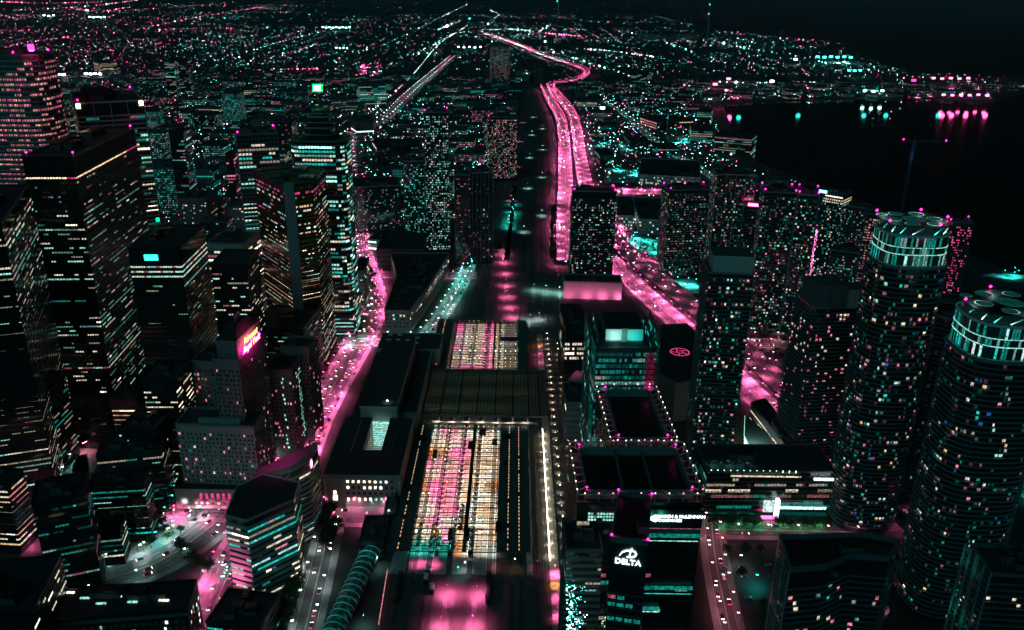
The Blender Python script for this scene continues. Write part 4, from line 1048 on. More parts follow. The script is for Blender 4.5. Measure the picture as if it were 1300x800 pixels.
# bottom left long block and its neighbours
T('office_building', 'long dark block along the bottom left edge with a row of bright square windows', (62, 790), (238, 776), h=38, BR=(238, 738), lit=.16, mix=dict(mint2=3, cream3=2, mint3=1), wall='dark_concrete', fh=4, cw=3.2, hf=.5, wf=.55, out=.2, top=4, units=3, single=60, style='condo', dark=True, base=1)
T('office_tower', 'lit office tower cut by the left edge with warm window rows above a bright entrance', (-50, 613), (8, 616), by=700, BR=(14, 596), lit=.8, mix=dict(cream2=5, rose2=3, warm2=3, cream3=1), top=3, **OFF)
T('office_tower', 'round-cornered dark glass tower with faint green rows left of the park', (40, 640), (108, 628), h=70, BR=(112, 600), lit=.3, mix=dict(teal0=5, teal1=5, mint1=3, rose1=1, teal2=1), **OFF)
T('office_tower', 'black slab with slanting lit rows behind the squat beacon tower', (-40, 520), (30, 520), h=70, BR=(92, 472), lit=.3, mix=dict(cream1=4, teal1=3, mint2=1), top=4, **OFF)
T('office_building', 'low dark pavilion with two glowing clerestory windows among the black towers', (70, 524), (136, 528), h=30, BR=(150, 505), lit=.1, top=2, **OFF)
T('office_building', 'small lit office block with stacked amber rows between the black towers', (140, 508), (172, 508), h=52, BR=(176, 490), lit=.95, mix=dict(cream2=5, warm3=1, amber2=1, warm2=2), top=3, **OFF)
T('office_tower', 'dark tower with a slanting bright edge of windows left of the hotel', (180, 482), (222, 482), h=86, BR=(244, 458), lit=.35, mix=dict(cream2=4, cream3=1, teal1=1, mint1=2), top=8, **OFF)
T('office_building', 'dark roofed block with a turquoise-lit edge in front of the hotel', (150, 545), (195, 547), h=58, BR=(222, 519), lit=.2, mix=dict(teal2=4, mint2=2, teal3=2), top=3, **OFF)
T('office_building', 'black-roofed block just left of the pale hotel wing', (122, 580), (205, 572), h=48, BR=(222, 548), lit=.3, mix=dict(cream1=2, cream2=1, mint1=2, teal1=1), top=3, **OFF)
T('office_building', 'low dark tower with scattered turquoise windows behind the park trees', (112, 618), (182, 614), h=44, BR=(190, 598), lit=.6, mix=dict(teal1=4, cream1=2, mint2=2, cream2=2, rose1=1, teal2=1), top=3, **OFF)
T('office_building', 'dark glass office block left of the park with a bright zigzag ledge', (120, 675), (152, 672), h=26, BR=(160, 655), lit=.7, mix=dict(teal0=3, mint1=2, cream2=1), top=2, **OFF)
T('office_building', 'dark low building at the bottom left corner with small warm windows', (-60, 790), (40, 780), h=60, BR=(52, 708), lit=.12, mix=dict(cream2=3, cream3=1), top=3, **OFF)
T('hotel_annex', 'dark flat building right of the hex block base beside the lane', (262, 790), (330, 798), h=22, BR=(322, 752), lit=.04, mix=dict(teal2=1), top=2, **OFF)
for i in range(7):
    g = G(88 + 20 * i, 752 + (i * 7) % 16, 38.4); m_ = MB(); m_.box(g.x - 2.6, g.x + 2.6, g.y - .5, g.y + .5, 38.01, 38.6, 'mint2' if i % 3 else 'cream3'); m_.build('roof_strip_light', TH_root('long dark block'))
# podium by avenue below green tower
T('office_building', 'lit pale podium at the foot of the green-lit tower by the crossroads', (420, 402), (448, 402), by=432, BR=(458, 372), lit=.7, wall='concrete', mix=dict(mint2=3, cream3=1, teal2=2), top=1, **OFF)
T('office_building', 'pale gabled block with five bright windows beside the avenue bend', (449, 345), (462, 345), by=394, BR=(465, 328), wall='pale_concrete', lit=.4, mix=dict(cream3=1, mint2=1), band='concrete', fh=5, cw=5, hf=.4, wf=.7, top=2, style='condo')
T('office_building', 'dark lower block between the gold tower and the hotel with dotted turquoise roof lights', (318, 415), (385, 418), h=62, BR=(385, 390), lit=.15, mix=dict(mint1=3, cream2=2, teal1=2), top=3, **OFF)

# long stone block with curved row of windows
def dominion():
    h = height_for(488, 395, 422); pts = [(488, 395), (520, 396), (540, 370), (560, 340), (570, 322), (496, 322), (504, 350)]
    P = [V2(G(x, y, h)) for x, y in pts]
    t = tower('stone_building', 'long pale stone office block with dark flat roof and cream windows down its side', P, h, wall='limestone', band='limestone', style='condo', fh=4.1, cw=3.6, out=.2, bt=.3, hf=.5, wf=.42, lit=.3, mix=LIME, dark=True, top=2.5, base=5, units=4, slabs=False, parapet=1.5,
              litf=lambda v, u, k: k if v > .3 else None)
    for i in range(6):
        g = G(505 + 8 * i, 380 - 9 * i, h); part_box(t, 'roof_plant', g.x - 4, g.x + 5, g.y - 2, g.y + 2, h + .01, h + 1.5 + (i % 2), 'roof_grey')
dominion()
tower('arts_centre', 'broad dark sloping roof beyond the long stone block', [V2(G(x, y, 24)) for x, y in ((478, 317), (540, 316), (538, 298), (508, 292), (486, 300))], 24, lit=.1, wall='dark_concrete', units=1, base=2, **{**OFF, 'fh': 6})
T('office_building', 'low block with a glowing white upper room by the avenue bend', (467, 304), (492, 306), by=318, BR=(492, 292), wall='pale_concrete', band='concrete', lit=.9, mix=dict(white3=1, mint3=1, teal1=1), fh=4, cw=4, top=1, base=1)
# centre mid towers
T('apartment_tower', 'tall slim apartment tower with a grid of turquoise and cream windows beside the rail lands', (538, 143), (569, 143), by=322, depth=24, lit=.5, **{**CONDO, 'out': .5, 'mix': dict(teal1=4, mint1=5, cream1=3, mint2=3, cream2=2, rose1=1, teal2=1)}, beacons=2)
T('apartment_tower', 'darker apartment slab with small turquoise windows left of the slim tower', (512, 205), (538, 205), by=300, depth=30, lit=.32, **{**CONDO, 'mix': dict(teal2=3, mint2=2, mint1=2, teal1=3)})
T('apartment_tower', 'wide apartment tower with many rose and cream windows right of the black twin towers', (619, 149), (657, 149), by=230, depth=24, lit=.55, **{**CONDO, 'out': .4, 'mix': dict(rose1=4, cream1=4, cream2=2, rose2=2, mint1=2, teal1=1)}, beacons=1)
T('apartment_tower', 'black twin tower with pink edge lights on its notched crown, left one', (577, 222), (597, 222), by=338, depth=26, lit=.12, **{**CONDO, 'out': .3, 'mix': dict(rose1=3, pink1=2, cream1=2)})
T('apartment_tower', 'black twin tower with pale piers rising behind the first, right one', (600, 220), (626, 219), by=336, depth=26, lit=.08, piers=5, pier_mat='concrete', **{**CONDO, 'out': .3})
T('apartment_tower', 'dark tower near the horizon left of the expressway bend', (624, 58), (648, 58), by=108, depth=30, lit=.35, **{**CONDO, 'out': .3, 'mix': dict(rose1=2, mint1=3, teal1=2, cream1=1)})
T('office_tower', 'banded office slab with full lit floors in the middle distance left of the straight avenue', (456, 108), (490, 107), by=138, depth=40, lit=.8, style='office', fh=5, cw=4, bt=2, hf=.5, mix=dict(mint1=4, cream1=3, teal1=3, mint2=1), band='dark_concrete')
T('office_building', 'dark boxy theatre-like block with a bright white base at the avenue', (452, 152), (474, 151), by=172, depth=60, lit=.5, wall='dark_concrete', fh=6, cw=6, mix=dict(teal0=2, white3=1), style='office', litf=lambda v, u, k: 'white3' if v < .15 else None)
T('apartment_tower', 'dark block with faint windows behind the arts centre roof', (450, 238), (508, 236), by=296, depth=60, lit=.18, **{**CONDO, 'mix': dict(mint1=3, rose1=2, cream1=2, teal1=1), 'out': .3})
T('office_building', 'low pale-roofed block between the avenue and the dark apartment slab', (478, 186), (536, 184), by=212, depth=70, lit=.1, **OFF)
# --- right: by the expressway
T('apartment_tower', 'lone apartment tower with curved dark top standing between the rail lands and the expressway', (727, 243), (783, 244), by=352, depth=22, lit=.3, **{**CONDO, 'out': .7, 'mix': dict(mint1=5, cream1=5, rose1=3, cream2=2, teal1=3, mint2=1)}, beacons=3, top=9)
T('podium', 'pink-washed concrete podium below the lone apartment tower', (716, 358), (790, 360), by=379, BR=(783, 350), wall='pale_concrete', band='concrete', lit=0, slabs=False, units=2, beacons=0)
for x in (722, 745, 765, 786): g = G(x, 382, 0); spot((g.x, g.y - 4, 2), 'pink', 9000, None, 150, direction=(0, .9, .5))
T('apartment_tower', 'apartment tower with rose-lit edge balconies beside the green parking lot', (850, 242), (905, 241), by=355, depth=30, lit=0.48, **{**CONDO, 'out': .6}, beacons=4)
T('apartment_tower', 'tall black tower with twin pale piers rising behind the boxed-top tower', (911, 222), (960, 223), h=150, depth=30, lit=.45, piers=12, pier_mat='concrete', **{**CONDO, 'out': .5})
tb_ = T('apartment_tower', 'dark apartment tower topped by a plain grey box in front of the others', (900, 347), (957, 349), by=592, depth=30, lit=0.36, **{**CONDO, 'mix': RES2}, top=3)
hb = height_for(900, 347, 592); bb = rect_px((904, 347), (955, 349), hb, 22); m_ = MB(); m_.prism(ccw(bb), hb + .02, hb + 13, 'pale_concrete', 'roof_grey'); m_.build('roof_box', tb_)
T('apartment_tower', 'left of the twin apartment towers with red roof beacons', (970, 244), (1012, 246), by=427, depth=30, lit=0.48, **{**CONDO, 'mix': RES2, 'out': .8}, beacons=6)
T('apartment_tower', 'right of the twin apartment towers with red roof beacons and a long pale edge', (1014, 247), (1040, 249), by=430, depth=34, lit=0.48, piers=13, pier_mat='concrete', **{**CONDO, 'mix': RES2, 'out': .8}, beacons=6)
T('apartment_tower', 'apartment tower between the boxed-top tower and the twins with a bright pink roof lamp', (945, 262), (968, 264), h=118, depth=30, lit=.2, **CONDO)
T('apartment_tower', 'dark tower with grey box penthouses left of the curved crown tower', (1036, 392), (1098, 390), by=596, depth=34, lit=.12, **{**CONDO, 'mix': dict(rose2=4, cream2=3, pink2=1), 'out': 1.6})
hq = height_for(1036, 392, 596)
for (a, c, e, f_) in ((1036, 1052, 22, 17), (1054, 1074, 24, 17), (1076, 1102, 16, 14)):
    bb = rect_px((a, 392), (c, 391), hq, e); m_ = MB(); m_.prism(ccw(bb), hq + .02, hq + f_, 'pale_concrete' if a > 1070 else 'dark_concrete', 'roof_grey')
    o = m_.build('penthouse_box'); o['label'] = {1036: 'narrow grey penthouse box, left of three on the dark slab-balcony tower', 1054: 'middle dark penthouse box on the dark slab-balcony tower', 1076: 'wide pale penthouse box, right of three on the dark slab-balcony tower'}[a]; o['category'] = 'penthouse'
T('apartment_tower', 'tower with white ledges and a blue-lit corner behind the twin towers', (1046, 246), (1070, 250), h=112, depth=30, lit=.35, **{**CONDO, 'mix': dict(teal1=3, mint1=3, cream2=3, white1=1)}, litf=lambda v, u, k: 'cream2' if v > .93 else k)
T('apartment_tower', 'dark glass tower with a lit hexagonal rooftop lantern by the water', (1075, 262), (1100, 265), h=98, depth=24, lit=.3, **{**CONDO, 'mix': dict(teal1=3, mint1=3, rose1=1)})
T('apartment_tower', 'low tower of dim turquoise floors below the lantern tower', (1056, 318), (1090, 322), h=96, depth=24, lit=.35, **{**CONDO, 'mix': dict(teal1=4, cream1=2, mint1=2)})
T('apartment_tower', 'slim tower with stacked rose-lit balconies left of the curved crown tower', (1100, 272), (1117, 274), h=104, depth=20, lit=.75, **{**CONDO, 'mix': dict(rose1=5, cream1=4, rose2=3, mint1=2), 'cw': 4})
T('apartment_tower', 'dark tower with a vertical strip of pink windows right of the curved crown tower', (1206, 282), (1236, 284), h=92, depth=22, lit=.25, **{**CONDO, 'mix': dict(pink2=4, pink1=2, rose2=2)}, beacons=2, litf=lambda v, u, k: 'pink2' if .35 < u < .6 and R_() < .6 else k)
# warehouses by the cross street
for (fl, fr, br, by, l) in (((783, 274), (806, 275), (802, 250), 292, 'pale brick warehouse with black roof left of the gap'), ((812, 279), (853, 280), (850, 252), 297, 'long dark-roofed warehouse with a lit row of windows over the green lot'), ((810, 222), (890, 226), (878, 204), 234, 'wide pale-walled shed with black roof behind the pink cross street')):
    T('warehouse', l, fl, fr, by=by, BR=br, wall='pale_concrete', band='pale_concrete', lit=.28, dark=True, fh=4.5, cw=3.5, hf=.4, wf=.55, style='condo', mix=dict(mint2=3, cream2=2), slabs=False, base=1, top=1.5, units=2)

def pwc():
    h = 118; P = rect_px((757, 443), (834, 443), h, depth=44); x0, x1, y0, y1 = P[0][0], P[1][0], P[0][1], P[2][1]
    t = tower('office_tower', 'turquoise glass office tower with tall glass side fins and a pale roof box', P, h, style='office', wall='glass_teal', band='steel', fh=4.2, cw=1.8, bt=.5, out=.18, hf=.6, wf=.86, lit=.36, mix=dict(teal1=6, teal0=6, mint1=3, mint2=1, cream1=1), piers=4.5, pier_mat='steel', top=2, units=0, litf=lambda v, u, k: k if k else (pick(dict(teal0=2, teal1=5)) if R_() < .75 else None))
    # rooftop plant box in two tones
    xa, xb = x0 + 7, x1 - 8; part_box(t, 'plant_box', xa, xb, y0 + 12, y1 - 3, h + .01, h + 10, 'dark_concrete', 'roof_dark')
    part_box(t, 'box_panel', xa + .2, (xa + xb) / 2 - 2, y0 + 11.6, y0 + 11.98, h + 1.5, h + 9.6, 'white_panel'); part_box(t, 'box_panel', (xa + xb) / 2 + 2, xb - .2, y0 + 11.6, y0 + 11.98, h + 1.5, h + 9.6, 'white_panel')
    for f_ in (.25, .75): spot((xa + (xb - xa) * f_, y0 + 3, h + 2), 'mint' if f_ < .5 else 'teal', 4000, t, 130, direction=(0, 1, .5))
    part_box(t, 'box_seam', (xa + xb) / 2 - 2, (xa + xb) / 2 + 2, y0 + 11.4, y0 + 11.98, h + .5, h + 10.2, 'concrete')
    for xx, s_ in ((x0 - 4, 1), (x1 - 4, 1)):
        for q in range(2):
            xq = xx + q * 5.5
            f = MB(); f.prism([(xq, y0 + 1), (xq + .4, y0 + 1), (xq + .4, y1 + 4), (xq, y1 + 4)], 30, h + 9, 'glass_teal'); f.build('side_fin', t)
            g = MB()
            for z in range(34, int(h + 8), 3): g.box(xq - .15, xq + .55, y0 + .8, y1 + 4.2, z, z + .25, 'steel')
            for y in range(int(y0) + 2, int(y1) + 4, 4): g.box(xq - .18, xq + .58, y, y + .25, 30.1, h + 9.2, 'steel')
            g.build('fin_frame', t, kind='stuff')
            g = MB()
            for z in range(34, int(h + 6), 3):
                for y in range(int(y0) + 2, int(y1) + 2, 4):
                    for sx in (-.06, .46):
                        if R_() < (.28 if z > h - 14 else .1): g.face([(xq + sx, y + .4, z + .4), (xq + sx, y + 3.4, z + .4), (xq + sx, y + 3.4, z + 2.6), (xq + sx, y + .4, z + 2.6)], pick(dict(teal1=5, teal2=3, mint2=1, mint3=.3)))
            g.build('fin_lights', t, kind='stuff')
    m_ = MB()
    for z in range(60, int(h - 2), 4):
        if R_() < .8: m_.face([(x1 - 7, y0 - .25, z), (x1 - .6, y0 - .25, z), (x1 - .6, y0 - .25, z + 3), (x1 - 7, y0 - .25, z + 3)], 'pink0' if R_() < .6 else 'pink1')
    m_.build('pink_bay', t, kind='stuff')
pwc()
T('office_building', 'dark office block with cream lit floors left of the turquoise glass tower', (718, 418), (746, 418), h=62, BR=(746, 388), lit=.8, mix=dict(cream2=4, cream3=1, mint2=1, cream1=2), top=12, fh=4.5, cw=2.2, bt=2, hf=.5, litf=lambda v, u, k: k if v > .45 and R_() < .85 else None)
T('office_building', 'low pale building at the foot of the turquoise tower with one bright window', (719, 512), (746, 512), h=34, BR=(745, 486), wall='dark_concrete', lit=.06, mix=dict(cream3=1), top=3, fh=5, cw=5, band='grey_stone')
def purple_roof():
    P = [V2(G(x, y, 30)) for x, y in ((722, 482), (745, 510), (746, 474), (732, 472))]
    t = thing('low_hall', 'small hall with a sloping purple roof left of the turquoise tower', 'building', (P[0][0], P[0][1], 0)); m_ = MB(); m_.prism(ccw(P), 0, 30.5, 'dark_concrete', 'roof_purple'); m_.build('wall', t); m_ = MB(); m_.ring(ccw(P), .3, 30, 31, 'concrete', inner=-.4); m_.build('parapet', t)
    spot((P[0][0] + 6, P[0][1] + 14, 46), 'pink', 5000, None, 100)
purple_roof()
# arena
def arena():
    pts = [(838, 413), (872, 412), (890, 428), (903, 455), (900, 480), (858, 488), (836, 474)]
    P = [V2(G(x, y, 36)) for x, y in pts]; c = Vector((sum(p[0] for p in P) / 7, sum(p[1] for p in P) / 7))
    t = thing('arena', 'sports arena with a huge plain dark roof marked by a pink ring emblem', 'arena', (c.x, c.y, 0))
    m_ = MB(); m_.prism(ccw(P), 0, 36, 'dark_concrete', 'roof_dark'); m_.build('wall', t); m_ = MB(); m_.ring(ccw(P), .5, 35, 37, 'dark_concrete', inner=-1); m_.build('parapet', t)
    g = G(863, 447, 36.2)
    def arc(r0_, r1_, a0, a1, k, z=36.3, cx=0, cyy=0):
        m_ = MB()
        for i in range(k):
            a, b_ = a0 + (a1 - a0) * i / k, a0 + (a1 - a0) * (i + 1) / k
            m_.face([(g.x + cx + r * math.cos(q), g.y + cyy + r * math.sin(q), z) for r, q in ((r0_, a), (r1_, a), (r1_, b_), (r0_, b_))], 'pink2')
        return m_
    arc(7.6, 8.9, 0, 2 * PI, 36).build('emblem_ring', t)
    for i in range(5):
        a = i * 2 * PI / 5 + .3; arc(1.6, 2.6, a + .4, a + PI + .9, 10, cx=4.6 * math.cos(a), cyy=4.6 * math.sin(a)).build('emblem_arc', t)
    part_box(t, 'entrance_hall', c.x - 12, c.x + 20, c.y - 55, c.y - 44, 0, 24, 'grey_stone', 'roof_dark')
    for i in range(8): x = c.x - 12 + i * 4; part_box(t, 'lit_bay', x + .3, x + 3.7, c.y - 55.2, c.y - 55.003, 3, 11, pick(dict(teal1=3, mint1=1, blue2=1, teal2=1)))
arena()
def frame_roof(name, label, P, h, nd, lampn, wall='glass_dark', **k):
    P = ccw(P); t = tower(name, label, P, h, wall=wall, roof='black_metal', units=0, **k)
    I = offset(P, -4.5); m_ = MB(); m_.ring(I, .4, h + .01, h + 4.5, 'grey_stone', inner=-.4); m_.build('inner_screen', t)
    for i in range(4):
        a, b_ = Vector(P[i]), Vector(P[(i + 1) % 4]); A, B = Vector(I[i]), Vector(I[(i + 1) % 4]); L = (b_ - a).length; n = max(2, int(L / 7))
        m_ = MB(); m_.bar((a.x, a.y, h + 5), (b_.x, b_.y, h + 5), .6, .5, 'pale_concrete'); m_.build('top_rail', t)
        for j in range(n + 1):
            s_ = (j + .5) / (n + 1); p = a.lerp(b_, s_); q = A.lerp(B, s_); m_ = MB(); m_.bar((p.x, p.y, h + 4.6), (q.x, q.y, h + 4.4), .35, .4, 'pale_concrete'); m_.bar((p.x, p.y, h), (p.x, p.y, h + 4.8), .3, .3, 'pale_concrete'); m_.build('cross_beam', t)
            m_ = MB(); m_.octa((p.x, p.y, h + 5.7), .3, 'rose_bulb' if R_() < .3 else 'cream_bulb'); m_.build('roof_lamp', t)
            if j % 2 == 0: spot((p.x * .75 + q.x * .25, p.y * .75 + q.y * .25, h + 4.2), 'rose', 160, t, 160)
    for p in I:
        m_ = MB(); m_.octa((p[0], p[1], h + 6), .5, 'magenta_lamp'); m_.build('beacon', t); spot((p[0], p[1], h + 5), 'magenta', 140, t, 170)
    return t, P, I
hB = 128
BM = dict(style='office', fh=4.1, cw=3.0, bt=.9, out=.15, hf=.5, wf=.9, band='black_metal', mix=dict(mint1=3, teal1=3, cream1=2, pink1=1, rose1=1))
Pn = rect_px((733, 640), (893, 640), hB, BR=(884, 572))
tB, PB, IB = frame_roof('office_tower', 'broad black office tower with framed roof and a white hexagon-logo sign near its top', Pn, hB, 3, 20, lit=.05, **{**BM, 'bt': .5})
x0, x1, y0, y1 = PB[0][0], PB[1][0], PB[0][1], PB[2][1]
for f_ in (.34, .64): part_box(tB, 'roof_rib', x0 + 6 + (x1 - x0 - 12) * f_ - .5, x0 + 6 + (x1 - x0 - 12) * f_ + .5, y0 + 6, y1 - 6, hB + .5, hB + 3, 'dark_concrete')
Pc = rect_px((775, 571), (860, 571), hB - 2, BR=(839, 499))
frame_roof('office_tower', 'black office tower with lamp-studded frame roof right behind the broad one', [(p[0], max(p[1], y1 + 1.2)) for p in Pc], hB - 2, 0, 16, lit=.08, **BM)
# sign of the insurance firm
sz = hB - 6.2
gs = G(815, 640, sz); ge = G(899, 640, sz)
part_box(tB, 'sign_panel', x0 + (x1 - x0) * .5, x1 - .3, y0 - .9, y0 - .35, hB - 11, hB - 1.8, 'black_metal')
sg = thing('facade_sign', 'glowing white sign reading MARSH & McLENNAN COMPANIES with two hexagons', 'sign', ((x0 + x1) / 2 + 12, y0 - 1.1, sz))
xs0 = x0 + (x1 - x0) * .535
for i in range(2):
    c = xs0 + 1.4 + i * 3.4; m_ = MB(); m_.prism([(c, y0 - 1.2), (c + .01, y0 - 1.2), (c + .01, y0 - 1), (c, y0 - 1)], sz, sz + .01, 'white_sign') if 0 else None
    m_ = MB(); hx = [(c + 2.0 * math.cos(PI / 6 + q * PI / 3), sz + 2.0 * math.sin(PI / 6 + q * PI / 3)) for q in range(6)]
    m_.face([(a, y0 - 1.15 - i * .02, z) for a, z in hx], 'sun_white' if 0 else 'white_sign'); m_.build('hexagon', sg)
wS = x1 - (xs0 + 6)
sign('MARSH & McLENNAN', 2.25, 'white_sign', (xs0 + 6 + wS / 2 + .2, y0 - 1.2, sz + 1.05), (1, 0, 0), (0, 0, 1), sg)
sign('COMPANIES', 1.95, 'white_sign', (xs0 + 6 + wS * .27, y0 - 1.2, sz - 1.05), (1, 0, 0), (0, 0, 1), sg)
spot((xs0 + 8, y0 - 5, sz), 'teal', 1500, None, 160, direction=(0, 1, -.1)); spot((xs0 + 3, y0 - 4, sz), 'teal', 1200, None, 160, direction=(0, 1, 0))
m_ = MB()
for z, a, b_, k in ((hB - 12.3, .5, 1, 'rose1'), (hB - 17, .42, 1, 'teal1'), (hB - 19, .42, .98, 'mint2'), (hB - 46, .45, .98, 'teal1'), (hB - 48.5, .45, .98, 'teal2'), (hB - 45, .4, .55, 'mint1'), (hB - 58, .5, .72, 'teal1'), (hB - 59, .5, .72, 'mint2'), (hB - 74, .4, .97, 'teal1'), (hB - 76, .4, .97, 'mint1'), (hB - 82, .4, .97, 'teal1')):
    m_.face([(x0 + (x1 - x0) * a, y0 - .4, z), (x0 + (x1 - x0) * b_, y0 - .4, z), (x0 + (x1 - x0) * b_, y0 - .4, z + (2.2 if k == 'teal1' else .5)), (x0 + (x1 - x0) * a, y0 - .4, z + (2.2 if k == 'teal1' else .5))], k)
m_.build('lit_floor', tB)
m_ = MB()
for i in range(3):
    for j in range(13):
        if R_() < .85: a = x0 + 5 + j * 1.35; z = hB - 5.2 - i * 1.6; m_.face([(a, y0 - .4, z), (a + 1.0, y0 - .4, z), (a + 1.0, y0 - .4, z + 1), (a, y0 - .4, z + 1)], 'mint2')
m_.build('lit_windows', tB, kind='stuff')
for (px_, py_) in ((855, 665), (858, 675), (857, 711), (867, 730), (849, 680)):
    pass
# hotel with DELTA sign
def delta():
    h = 150; P = rect_px((776, 686), (822, 692), h, BR=(829, 634)); P = ccw(P)
    P = [(x, y) for x, y in P]
    t = tower('hotel_tower', 'slim dark hotel tower carrying the glowing DELTA sign, with pink beacons at its roof corners', P, h, lit=.5, style='office', fh=3.4, cw=3.2, bt=.4, out=.2, hf=.5, wf=.8, mix=dict(mint1=3, rose1=2, cream2=2, teal1=2), band='dark_concrete', wall='glass_dark', roof='black_metal', units=1, top=24, parapet=2, single=120,
              litf=lambda v, u, k: (k or (pick(dict(rose1=2, cream2=2, mint1=3, teal1=2)) if R_() < .35 else None)) if v > .3 else k)
    for p in P:
        m_ = MB(); m_.octa((p[0], p[1], h + 2.6), .55, 'magenta_lamp'); m_.build('beacon', t); spot((p[0], p[1], h + 3.2), 'magenta', 260, t, 175)
    a, b_ = Vector(P[0]), Vector(P[1]); d = (b_ - a).normalized(); n = Vector((d.y, -d.x)); L = (b_ - a).length
    part_box(t, 'crown_screen', a.x + .5, a.x + L - .5, a.y - .4, a.y - .25, h - 7, h - .5, 'steel') if 0 else None
    c = a + d * L * .5 + n * .5; sg = thing('roof_sign', 'glowing white DELTA sign with a swoosh letter above it', 'sign', (c.x, c.y, h - 8))
    sign('DELTA', 3.3, 'white_sign', (c.x, c.y, h - 8.6), (d.x, d.y, 0), (0, 0, 1), sg, spacing=1.0, ext=.1)
    m_ = MB()
    def stroke(pts, ws):
        for (p, q), w_ in zip(zip(pts, pts[1:]), ws):
            A = Vector((c.x + d.x * p[0], c.y + d.y * p[0], h - 4.6 + p[1])); B = Vector((c.x + d.x * q[0], c.y + d.y * q[0], h - 4.6 + q[1])); m_.bar(A + (A - B) * .08, B, .2, w_, 'white_sign')
    stroke([(-3.2, -1.2), (-2.4, .2), (-1, 1.1), (.8, 1.5), (2.2, 1.2), (2.9, .3), (2.6, -.8), (1.4, -1.5), (0, -1.7), (-.6, -1.4)], [.35, .5, .55, .5, .5, .6, .6, .45, .35])
    stroke([(1.2, 2.3), (.7, .6), (.4, -1.5)], [.4, .5]); m_.build('swoosh', sg)
    spot((c.x, c.y - 5, h - 7), 'teal', 550, None, 150, direction=(0, 1, 0))
    return P, h
DP, Dh = delta()
# lower blocks around it
T('office_building', 'dark glass block left of the DELTA tower reflecting green sparkle', (719, 700), (765, 700), h=112, depth=22, lit=.08, mix=dict(mint1=2, teal1=3, cream1=1), **{**{k: v for k, v in OFF.items()}, 'band': 'dark_concrete'})
T('office_building', 'narrow dark hall left of the DELTA tower with a stepped lower roof', (718, 745), (758, 745), h=92, depth=18, lit=.35, mix=dict(teal1=5, mint2=2, mint1=2, cream2=1), style='condo', fh=2.8, cw=2, hf=.6, wf=.7, out=.1, band='dark_concrete', wall='glass_teal')

t = thing('atrium_tree_lights', 'cluster of sparkling turquoise and white lights at the foot of the dark glass block', 'lights', (G(730, 775, 88).x, G(730, 775, 88).y, 80)); m_ = MB()
for i in range(150):
    g = G(719 + abs(random.gauss(0, 10)) , 742 + 58 * R_() ** .8, 93 + R_() * 5); m_.octa(tuple(g), .12 + .2 * R_(), pick(dict(teal_lamp=3, white_lamp=2, mint_lamp=2, teal_bulb=4, rose_bulb=1)))
m_.build('light_string', t, kind='stuff')
t = thing('light_net', 'net of green and cream lights on the terrace below the DELTA sign', 'lights', (G(790, 785, 90).x, G(790, 785, 90).y, 88)); m_ = MB()
for i in range(160):
    a = R_() * PI; r = R_() ** .5; g = G(783 + 20 * r * math.cos(a), 797 - 20 * r * math.sin(a), 92); m_.octa((g.x, g.y, 92 + R_()), .1 + .12 * R_(), pick(dict(green_bulb=5, cream_bulb=3, mint_bulb=3, green2=3)))
m_.build('light_string', t, kind='stuff')

# shopping podium with lit entrance and trees
def podium():
    h = height_for(898, 600, 655); P = ccw(rect_px((898, 600), (1062, 600), h, BR=(1050, 566))); x0, x1, y0, y1 = P[0][0], P[1][0], P[0][1], P[2][1]
    t = tower('shopping_podium', 'low glass podium with terraces, a bright screen entrance and turquoise-lit edge behind the green trees', P, h, style='office', fh=3.8, cw=2.2, bt=.5, out=.3, hf=.5, wf=.85, lit=.4, mix=dict(mint1=3, cream1=3, teal1=4, cream2=1.5, rose1=1, teal0=4), band='steel', wall='glass_dark', units=3, top=3.5, single=100)
    def q(u): return x0 + (x1 - x0) * u
    f = y0 - .5
    part_box(t, 'cornice_light', q(.18), q(.72), f - .2, f, h - 2.6, h - 1.6, 'cream2')
    part_box(t, 'video_screen', q(.46), q(.54), f - 1.2, f - .3, 5, 14, 'white2'); part_box(t, 'entrance_blade', q(.55), q(.575), f - 4, f - .2, 2, 16, 'white_sign'); part_box(t, 'entrance_canopy', q(.45), q(.575), f - 4.5, f - 1.3, 1.5, 2.2, 'pink_bulb')
    part_box(t, 'light_band', q(.58), q(.95), f - .8, f - .1, 7.4, 9, 'mint3'); part_box(t, 'glass_canopy', q(.58), q(.95), f - 4, f - .15, 4.5, 4.8, 'teal0'); part_box(t, 'light_band', q(.82), q(.97), f - .7, f - .1, h - 4.4, h - 2.6, 'white3')
    part_box(t, 'glass_canopy', q(.02), q(.45), f - 3.5, f - .15, 4.5, 4.8, 'glass_teal')
    for i in range(9): spot((q(.04 + .11 * i), f - 4.5, 6.5), 'teal' if i != 5 else 'pink', 900, t, 150)
    for i in range(14): part_box(t, 'terrace_rail_lamp', q(.03 + .05 * i), q(.03 + .05 * i) + .4, y0 + 1, y0 + 1.4, h + .01, h + 1.4, 'mint_bulb')
    for i in range(5): spot((q(.05 + .07 * i), y0 + 9, h + 5), 'teal' if i % 2 else 'mint', 700, t, 140)
    for i in range(7): tree(q(.03 + .05 * i), y0 + 8 + 3 * (i % 2), 'small potted tree on the roof terrace of the glass podium', 'trees on the podium terrace', 2, .6, z=h)
    for i in range(20):
        if 8 < i < 11: continue
        tree(q(.03 + .047 * i), f - 11 - 2.5 * (i % 2), 'leafy street tree lit green in front of the glass podium', 'street trees before the podium')
    for i in range(6): spot((q(.1 + .15 * i), f - 16, 5), 'green', 2600, None, 150, direction=(0, .5, -.3))
    return P, h
PP, Ph = podium()
b = MB(); a = G(903, 700, 0); c = G(1000, 800, 0)
